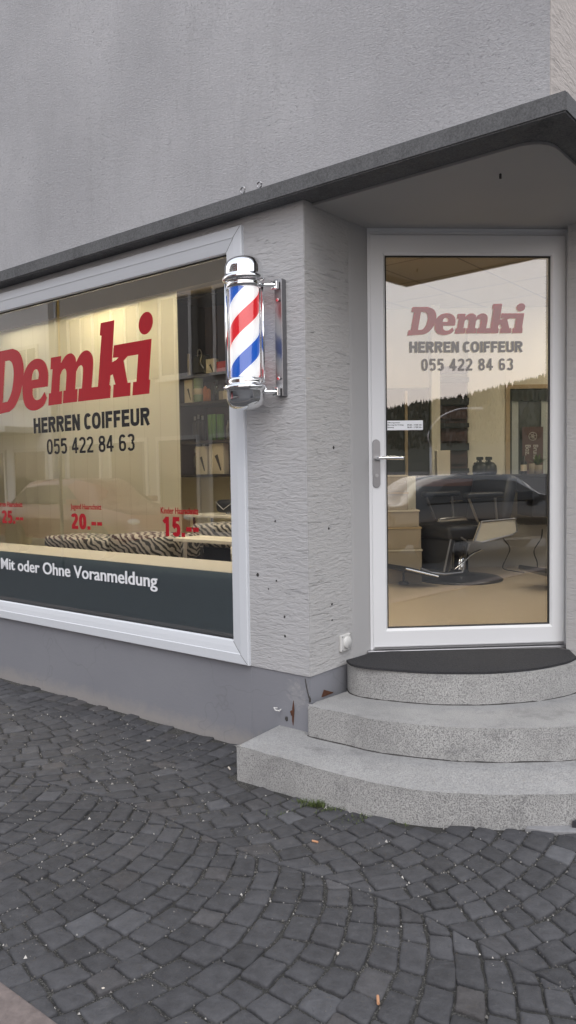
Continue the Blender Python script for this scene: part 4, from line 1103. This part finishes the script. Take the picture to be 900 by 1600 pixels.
# stacked tan drawers / boxes at the left
BY=6.5; ys=[880,857,822,795,767,740]
for i in range(5):
    z0_=PZ(ys[i],BY) if i else .458; z1_=PZ(ys[i+1],BY); r_=[656,655,652,635,634][i]
    e = wthing('storage_box', ((PX(596,BY)+PX(r_,BY))/2,BY+.15,z0_), ['lowest','second from below','middle','fourth from below','topmost'][i]+' box in the stack of tan boxes left of the barber chair', 'box')
    w_=(PX(r_,BY)-PX(590,BY))/2
    bm = BM(); box(bm, (-w_,-.15,.0),(w_,.15,z1_-z0_-.014), .004); obj('body', bm, M['tan_box'], e)
    bm = BM(); box(bm, (-w_-.006,-.157,z1_-z0_-.014),(w_+.006,.157,z1_-z0_-.002)); obj('lid', bm, M['wood'] if i%2 else M['cream_box'], e)
e = wthing('side_panel', (PX(638,7.0),7.0,.458), 'cream side panel standing between the tan boxes and the counter', 'panel')
bm = BM(); box(bm, (-.07,0,0),(.07,.03,ct)); obj('board', bm, M['int_wall'], e)
# barber chair
def barber_chair(x,y,label):
    e = wthing('barber_chair', (x,y,.458), label, 'barber chair', 'barber chairs of the salon')
    bm = BM(); lathe(bm, [(0,0),(.37,0),(.375,.01),(.35,.024),(.18,.045),(.09,.06),(.075,.085),(.075,.09),(0,.09)], 48); obj('base', bm, M['black_plastic'], e, True)
    bm = BM(); lathe(bm, [(.062,.06),(.062,.30),(.045,.30),(.045,.42)], 24); obj('column', bm, M['chrome'], e, True)
    bm = BM(); box(bm, (-.02,-.06,.06),(.05,-.048,.36), .003); obj('cover', bm, M['black_plastic'], e)
    bm = BM(); tube(bm, smooth_curve([(-.14,-.08,.10),(-.05,-.10,.16),(.05,-.09,.22),(.16,-.08,.25),(.20,-.08,.25)],4), .009, 8); obj('pump_lever', bm, M['chrome'], e, True)
    # seat
    bm = BM(); box(bm, (-.33,-.24,.37),(.30,.24,.50), .04, 4); obj('seat', bm, M['black_leather'], e, True)
    # side shield (cream, chrome edge)
    def side(yy):
        P=[(-.08,.36),(.0,.52),(.40,.53),(.42,.42),(.36,.39),(.0,.345)]
        Pc=rnd([(a_,b_) for a_,b_ in P]); bm = BM()
        A=[bm.verts.new((a_,yy,b_)) for a_,b_ in P]; Bv=[bm.verts.new((a_,yy+.02,b_)) for a_,b_ in P]
        for k in range(len(P)): bm.faces.new((A[k],A[(k+1)%len(P)],Bv[(k+1)%len(P)],Bv[k]))
        bm.faces.new(A[::-1]); bm.faces.new(Bv); o1=obj('side_shield', bm, M['white_top'], e)
        bm = BM(); tube(bm, [(a_,yy-.002,b_) for a_,b_ in P+[P[0]]], .010, 6); obj('trim', bm, M['steel_dull'], o1)
    side(-.27); side(.25)
    for yy in (-.27,.27):
        bm = BM(); box(bm, (-.18,yy-.035,.72),(.24,yy+.035,.77), .018, 3); obj('armrest', bm, M['black_leather'], e, True)
        bm = BM(); tube(bm, [(-.14,yy,.72),(-.04,yy,.52)], .011, 8); tube(bm, [(.16,yy,.72),(.18,yy,.53)], .011, 8); obj('arm_support', bm, M['gunmetal'], e)
    bm = BM(); box(bm, (-.06,-.24,0),(.06,.24,.44), .045, 4); bmesh.ops.rotate(bm, verts=bm.verts[:], matrix=Matrix.Rotation(R(14),3,'Y')); bmesh.ops.translate(bm, verts=bm.verts[:], vec=(.33,0,.48)); obj('backrest', bm, M['black_leather'], e, True)
    # hanging leg rest and foot plate
    bm = BM(); box(bm, (-.03,-.22,-.30),(.03,.22,0), .02, 3); bmesh.ops.rotate(bm, verts=bm.verts[:], matrix=Matrix.Rotation(R(16),3,'Y')); bmesh.ops.translate(bm, verts=bm.verts[:], vec=(-.26,0,.40)); o1=obj('leg_rest', bm, M['black_leather'], e, True)
    bm = BM(); tube(bm, [(-.034,-.225,-.305),(-.034,.225,-.305),(-.034,.225,.0),(-.034,-.225,.0),(-.034,-.225,-.305)], .009, 6); bmesh.ops.rotate(bm, verts=bm.verts[:], matrix=Matrix.Rotation(R(16),3,'Y')); bmesh.ops.translate(bm, verts=bm.verts[:], vec=(-.26,0,.40)); obj('trim', bm, M['steel_dull'], o1)
    bm = BM(); tube(bm, [(-.20,-.23,.40),(-.10,-.23,.34),(-.18,-.23,.10),(-.38,-.23,.10)], .010, 8); tube(bm, [(-.20,.23,.40),(-.10,.23,.34),(-.18,.23,.10),(-.38,.23,.10)], .010, 8); tube(bm, [(-.38,-.23,.10),(-.5,-.20,.12),(-.6,-.20,.16)], .010, 8); obj('leg_frame', bm, M['steel_dull'], e)
    bm = BM(); box(bm, (-.17,-.22,-.018),(.17,.22,.018), .008); bmesh.ops.rotate(bm, verts=bm.verts[:], matrix=Matrix.Rotation(R(15),3,'Y')); bmesh.ops.translate(bm, verts=bm.verts[:], vec=(-.60,0,.13)); fp=obj('foot_plate', bm, M['black_plastic'], e)
    bm = BM(); tube(bm, [(-.78,-.226,.175),(-.44,-.226,.085)], .008, 6); obj('trim', bm, M['chrome'], fp)
    bm = BM(); tube(bm, [(-.62,0,.11),(-.62,0,.03)], .010, 8); lathe(bm, [(.0,.012),(.045,.012),(.04,.03),(0,.035)], 16, (-.62,0,0)); obj('foot_stop', bm, M['black_plastic'], e)
    return e
ch = barber_chair(1.50,6.72,'black and chrome barber chair with cream side shield in the middle of the doorway')
ch.rotation_euler = (0,0,R(30)); c2 = copy_tree(ch); c2.location = (2.62,6.35,.458); c2['label'] = 'second barber chair at the right edge of the glass door, only its black footrest showing'
for nm,pts in (('left',[(785,840),(797,857),(793,870),(786,888),(800,893),(820,896)]),('right',[(848,828),(846,843),(835,862),(840,880),(840,893)])):
    yy=6.95; bm = BM(); tube(bm, smooth_curve([(PX(a_,yy),yy,PZ(b_,yy)) for a_,b_ in pts],4), .005, 6)
    tag(obj('power_cord', bm, M['black_plastic'], None, True), 'black power cord hanging below the counter, '+nm+' of the two', 'cord')

# ------------------------------------------------------------------ small litter, grass
def butt(x,y,a_,L,mat,label,name='cigarette_butt'):
    bm = BM(); tube(bm, [(-L/2,0,0),(L/2,0,0)], .004, 8); o = obj(name, bm, mat); o.location=(x,y,ground(x,y)+.005); o.rotation_euler=(0,0,a_); tag(o,label,'cigarette butt')
butt(.085,2.86,-.5,.025,M['orange_paper'],'tan cigarette butt on the setts in front of the steps')
butt(-.30,3.62,1.9,.028,M['paper'],'white cigarette butt beside the left end of the lowest step')
butt(.22,1.97,1.5,.03,M['orange_paper'],'tan cigarette butt at the bottom edge of the photo')
butt(-.76,4.02,.2,.02,M['paper'],'white cigarette butt at the foot of the wall under the window')
butt(-1.96,4.95,.2,.03,M['red_box'],'reddish scrap by the wall at the far left','paper_scrap')
for x,y,l in ((.18,2.16,'near the bottom centre'),(.13,2.19,'beside the larger pale pebble'),(-.53,2.05,'near the kerb at bottom left')):
    bm = BM(); bmesh.ops.create_icosphere(bm, subdivisions=2, radius=.0065)
    for v in bm.verts: v.co *= random.uniform(.8,1.15)
    o = obj('pebble', bm, M['paper'], None, True); o.location=(x,y,.003); o.scale=(1.2,.9,.7); tag(o,'pale pebble on the setts '+l,'pebble')
# grass tufts at the step foot
bm = BM()
def tuft(x,y,n,h,spread):
    for _ in range(n):
        bx=x+random.gauss(0,spread); by=y+random.gauss(0,spread*.35); a_=random.uniform(0,6.28); l=h*random.uniform(.4,1.1); w_=.0016
        d=Vector((math.cos(a_)*.5,math.sin(a_)*.5,1)).normalized()*l; sdv=Vector((-math.sin(a_),math.cos(a_),0))*w_; p=Vector((bx,by,ground(bx,by)-.005))
        v=[bm.verts.new(p-sdv),bm.verts.new(p+sdv),bm.verts.new(p+d*.6+sdv*.7),bm.verts.new(p+d*1.0+Vector((d.x*.5,d.y*.5,0))),bm.verts.new(p+d*.6-sdv*.7)]; bm.faces.new(v)
for x,y,n,h,sp in ((.10,3.19,170,.03,.028),(.04,3.23,60,.022,.02),(.17,3.13,90,.024,.03),(.28,3.06,70,.017,.04),(.42,2.99,40,.012,.05),(-.05,3.13,50,.014,.04),(-.10,3.24,30,.012,.03),(.22,3.02,40,.012,.04)): tuft(x,y,n,h,sp)
tag(obj('grass', bm, M['leaf']), 'thin grass sprouting at the foot of the lowest step', kind='stuff')
# cement patch and dark slate shard at the right end of the step foot
bm = BM(); pp=[(.90,2.905),(1.0,2.87),(1.14,2.86),(1.4,2.9),(1.42,2.99),(1.1,2.935),(.93,2.93)]; prism(bm, pp, .0, ground(1.1,2.9)+.007, .003)
tag(obj('cement_patch', bm, simple('cement', (.24,.24,.245), .95, var=.35, scale=30, bump=.6, bscale=80, bdist=.004)), 'pale cement patch between the setts and the lowest step', kind='structure')
bm = BM(); prism(bm, [(1.08,2.90),(1.13,2.885),(1.25,2.87),(1.27,2.91),(1.12,2.925)], .03, .062, .004); tag(obj('stone_shard', bm, M['slate']), 'black broken stone shard leaning on the lowest step at the right', 'stone')

# ------------------------------------------------------------------ across the street (seen in the reflections)
M['facade_white'] = simple('white_render_wall', (.82,.81,.79), .9, var=.06, scale=1)
M['facade_beige'] = simple('beige_render_wall', (.50,.47,.42), .9, var=.08, scale=1)
M['facade_red'] = simple('dark_red_timber_wall', (.16,.045,.03), .8, var=.2, scale=2)
M['facade_grey'] = simple('grey_render_wall', (.33,.33,.33), .9, var=.08, scale=1)
M['roof_tile'] = simple('brown_roof_tiles', (.10,.06,.045), .85, var=.3, scale=6)
M['trim'] = simple('painted_trim', (.7,.68,.64), .7); M['shutter'] = simple('slatted_shutter', (.13,.12,.10), .7)
def house(cs, ct_, w_, d_, h_, storeys, ncol, wall, label, gf=True, roofh=2.2, win_w=1.0, win_h=1.5, shut=False, canopy=False):
    e = empty('town_house', F(cs,ct_,-.15)); e.rotation_euler=(0,0,TH+math.pi); tag(e,label,'house')   # local -y faces the shop
    bm = BM(); box(bm, (-w_/2,0,0),(w_/2,d_,h_)); obj('wall', bm, wall, e)
    bm = BM(); v=[bm.verts.new(p) for p in ((-w_/2-.4,-.5,h_+.002),(w_/2+.4,-.5,h_+.002),(w_/2+.4,d_+.5,h_+.002),(-w_/2-.4,d_+.5,h_+.002),(-w_/2-.4,d_/2,h_+roofh),(w_/2+.4,d_/2,h_+roofh))]
    for q_ in ((0,1,5,4),(2,3,4,5),(3,0,4),(1,2,5),(0,3,2,1)): bm.faces.new([v[k] for k in q_])
    obj('roof', bm, M['roof_tile'], e)
    sh_=h_/storeys
    for st in range(storeys):
        for c_ in range(ncol):
            x=-w_/2+(c_+.5)*w_/ncol; z=st*sh_+.9 if (st or not gf) else .15
            ww = win_w if (st or not gf) else w_/ncol*.72; hh_= win_h if (st or not gf) else sh_*.72
            bm = BM(); fb = frame_bm(x-ww/2-.1,x+ww/2+.1,z-.1,z+hh_+.1,[(0,.02),(0,-.05),(.1,-.05),(.1,.0)]); bm.free()
            fr_=obj('window', fb, M['trim'], e)
            bm = BM(); box(bm,(x-ww/2,-.022,z),(x+ww/2,-.012,z+hh_)); obj('pane', bm, M['pane_dark'], fr_)
            if st or not gf:
                bm = BM(); box(bm,(x-.03,-.04,z),(x+.03,-.023,z+hh_)); box(bm,(x-ww/2-.15,-.14,z-.16),(x+ww/2+.15,-.051,z-.1)); obj('sill', bm, M['trim'], fr_)
            if shut and st:
                bm = BM()
                for sx in (-1,1):
                    a_=x+sx*(ww/2+.1+.26); box(bm,(a_-.24,-.05,z-.05),(a_+.24,-.003,z+hh_+.05))
                obj('shutters', bm, M['shutter'], fr_)
    if canopy:
        bm = BM(); box(bm, (-w_/2+.5,-1.2,sh_-.15),(w_/2-.5,-.002,sh_+.02)); obj('canopy', bm, M['trim'], e)
    return e
house(-21.5,-10.5,9,9,9.0,3,4,M['facade_white'],'white rendered house with a canopy across the street, seen in the shop window',canopy=True)
house(-11.6,-10.5,9.6,9,9.5,3,5,M['facade_beige'],'beige house with tall shuttered windows across the street, seen in the shop window',shut=True,win_h=1.9)
house(-4.6,-10.5,4.0,8,8.6,3,2,M['facade_red'],'dark red house between the beige house and the street corner')
house(19,-24,12,9,3.2,1,6,M['facade_red'],'low dark red house far across the street, seen in the glass door',gf=False,roofh=1.2,win_h=1.2)
house(33,-30,13,9,3.6,1,6,M['facade_grey'],'low grey house far across the street, seen in the glass door',gf=False,roofh=1.3)
# cars
def paint(name, c):
    t = NT(name); b_ = t.bsdf(c, .22, 0, None, .6); b_.inputs['Coat Weight'].default_value=.8; b_.inputs['Coat Roughness'].default_value=.04; return t.m
M['tyre'] = simple('tyre_rubber', (.02,.02,.02), .8); M['headlight'] = simple('headlight_glass', (.6,.62,.65), .15)
def car(x,y,rz,mat,label):
    e = empty('parked_car', (x,y,-.112), rz); tag(e,label,'car')
    prof=[(-2.15,.35),(-2.2,.62),(-2.12,.95),(-1.85,1.02),(-1.25,1.40),(-.3,1.46),(.35,1.42),(1.05,1.02),(1.85,.86),(2.15,.66),(2.2,.38)]
    pc = smooth_curve([Vector((a_,0,b_)) for a_,b_ in prof],4)
    bm = BM(); rows=[]
    for yy,f_,dz in ((-.86,.0,0),(-.90,.35,0),(-.84,.75,0),(-.62,1,0),(.62,1,0),(.84,.75,0),(.90,.35,0),(.86,0,0)):
        row=[]
        for p in pc:
            top=max(0,p.z-.95); z=.30+(p.z-.30)*min(1,.2+f_) if p.z<.95 else (.30+.65*min(1,.2+f_))+top*(0 if f_<.7 else (.25 if f_<.9 else 1))
            row.append(bm.verts.new((p.x*(1-.02*abs(yy)),yy*(1 if p.z<1 or f_<1 else .92),z)))
        rows.append(row)
    for r0_,r1_ in zip(rows,rows[1:]):
        for k in range(len(r0_)-1): bm.faces.new((r0_[k],r0_[k+1],r1_[k+1],r1_[k]))
    bm.faces.new(rows[0]); bm.faces.new(rows[-1][::-1]); obj('body', bm, mat, e, True)
    for sy in (-1,1):
        bm = BM(); P=[(-1.5,.98),(-1.1,1.30),(-.3,1.36),(.25,1.33),(.85,1.0)]
        A=[bm.verts.new((a_,sy*(.885-.16*max(0,b_-.98)/.4),b_)) for a_,b_ in P]; bm.faces.new(A); bmesh.ops.solidify(bm, geom=bm.faces[:], thickness=.01); obj('side_window', bm, M['pane_dark'], e)
        for wx in (-1.35,1.35):
            bm = BM(); tube(bm, [(wx,sy*.70,.32),(wx,sy*.92,.32)], .32, 24); wh=obj('wheel', bm, M['tyre'], e)
            bm = BM(); tube(bm, [(wx,sy*.90,.32),(wx,sy*.93,.32)], .21, 20)
            for k in range(5): pass
            obj('rim', bm, M['steel_dull'] if False else M['black_plastic'], wh)
        bm = BM(); bmesh.ops.create_uvsphere(bm,u_segments=14,v_segments=8,radius=.13); bmesh.ops.scale(bm,verts=bm.verts[:],vec=(.7,1.2,.55)); bmesh.ops.translate(bm,verts=bm.verts[:],vec=(2.05,sy*.66,.68)); obj('headlight', bm, M['headlight'], e, True)
        bm = BM(); box(bm,(.62,sy*.98-.09,.98),(.78,sy*.98+.09,1.1),.03); obj('wing_mirror', bm, mat, e)
    return e
ca = R(-6)
car(4.7,-5.3,R(-10)+0,paint('black_car_paint',(.008,.008,.010)),'black parked car behind the photographer, mirrored in the door')
car(10.6,-6.6,R(-10),paint('blue_car_paint',(.03,.06,.14)),'blue parked car beyond the black one, mirrored in the door')
car(F(-10,-6.6).x,F(-10,-6.6).y,TH,paint('red_car_paint',(.22,.015,.02)),'dark red parked car mirrored low in the shop window')
# street lamp (its curved arm shows in the door glass)
e = empty('street_lamp',(10.5,-26,-.12)); tag(e,'tall street lamp with curved arm, mirrored in the door','street lamp')
bm = BM(); tube(bm, [(0,0,0),(0,0,2.6)], [.07,.05], 10); tube(bm, smooth_curve([(0,0,2.6),(-.1,0,3.2),(.4,0,3.9),(1.3,0,4.3),(2.0,0,4.35)],6), .04, 8); obj('pole', bm, M['alu'], e, True)
bm = BM(); box(bm,(1.9,-.12,4.28),(2.5,.12,4.40),.04); obj('lamp_head', bm, M['alu'], e)
# traffic sign post yellow
e = empty('sign_post', F(-7.5,-4.15,-.1)); tag(e,'thin post with a tall yellow sign panel, mirrored in the shop window','sign post')
bm = BM(); tube(bm, [(0,0,0),(0,0,4.3)], .025, 10); obj('pole', bm, M['alu'], e, True)
bm = BM(); box(bm,(-.07,-.05,3.1),(.07,-.028,4.25),.004); obj('sign_panel', bm, simple('yellow_paint',(.62,.38,.04),.5), e)
# wooded hill
bm = BM(); nx=120; cols=[]
def hillz(az): return 115 + 6*math.sin(az*5.2+.7)+5*math.sin(az*13+2)+3*math.sin(az*31) - 250*(az-R(160))
for i in range(nx+1):
    az=R(70+200*i/nx); col=[]
    for k in range(9):
        d=900+k*60; z=-5+(hillz(az)+5)*sm(0,1,k/7) if k<8 else hillz(az)-10
        col.append(bm.verts.new((math.sin(az)*d,math.cos(az)*d,z)))
    cols.append(col)
for a_,b_ in zip(cols,cols[1:]):
    for k in range(8): bm.faces.new((a_[k],b_[k],b_[k+1],a_[k+1]))
M['hill'] = simple('forest_floor', (.028,.034,.024), .95, var=.4, scale=.05)
tag(obj('hill', bm, M['hill'], None, True), 'long wooded hill behind the town', kind='structure')
bm = BM()
for _ in range(16000):
    az=R(random.uniform(100,235)); k=random.uniform(2.5,7.1); d=900+k*60; z=-5+(hillz(az)+5)*sm(0,1,k/7)
    h=random.uniform(6,11.5); r=h*.26; x=math.sin(az)*d; y=math.cos(az)*d
    tp=bm.verts.new((x,y,z+h)); ring=[bm.verts.new((x+r*math.cos(q_*1.2566),y+r*math.sin(q_*1.2566),z-1)) for q_ in range(5)]
    for q_ in range(5): bm.faces.new((ring[q_],ring[(q_+1)%5],tp))
M['spruce'] = simple('spruce_green', (.022,.032,.02), .95, var=.4, scale=.1)
tag(obj('spruce_forest', bm, M['spruce']), 'dark spruce forest covering the hill', kind='stuff')
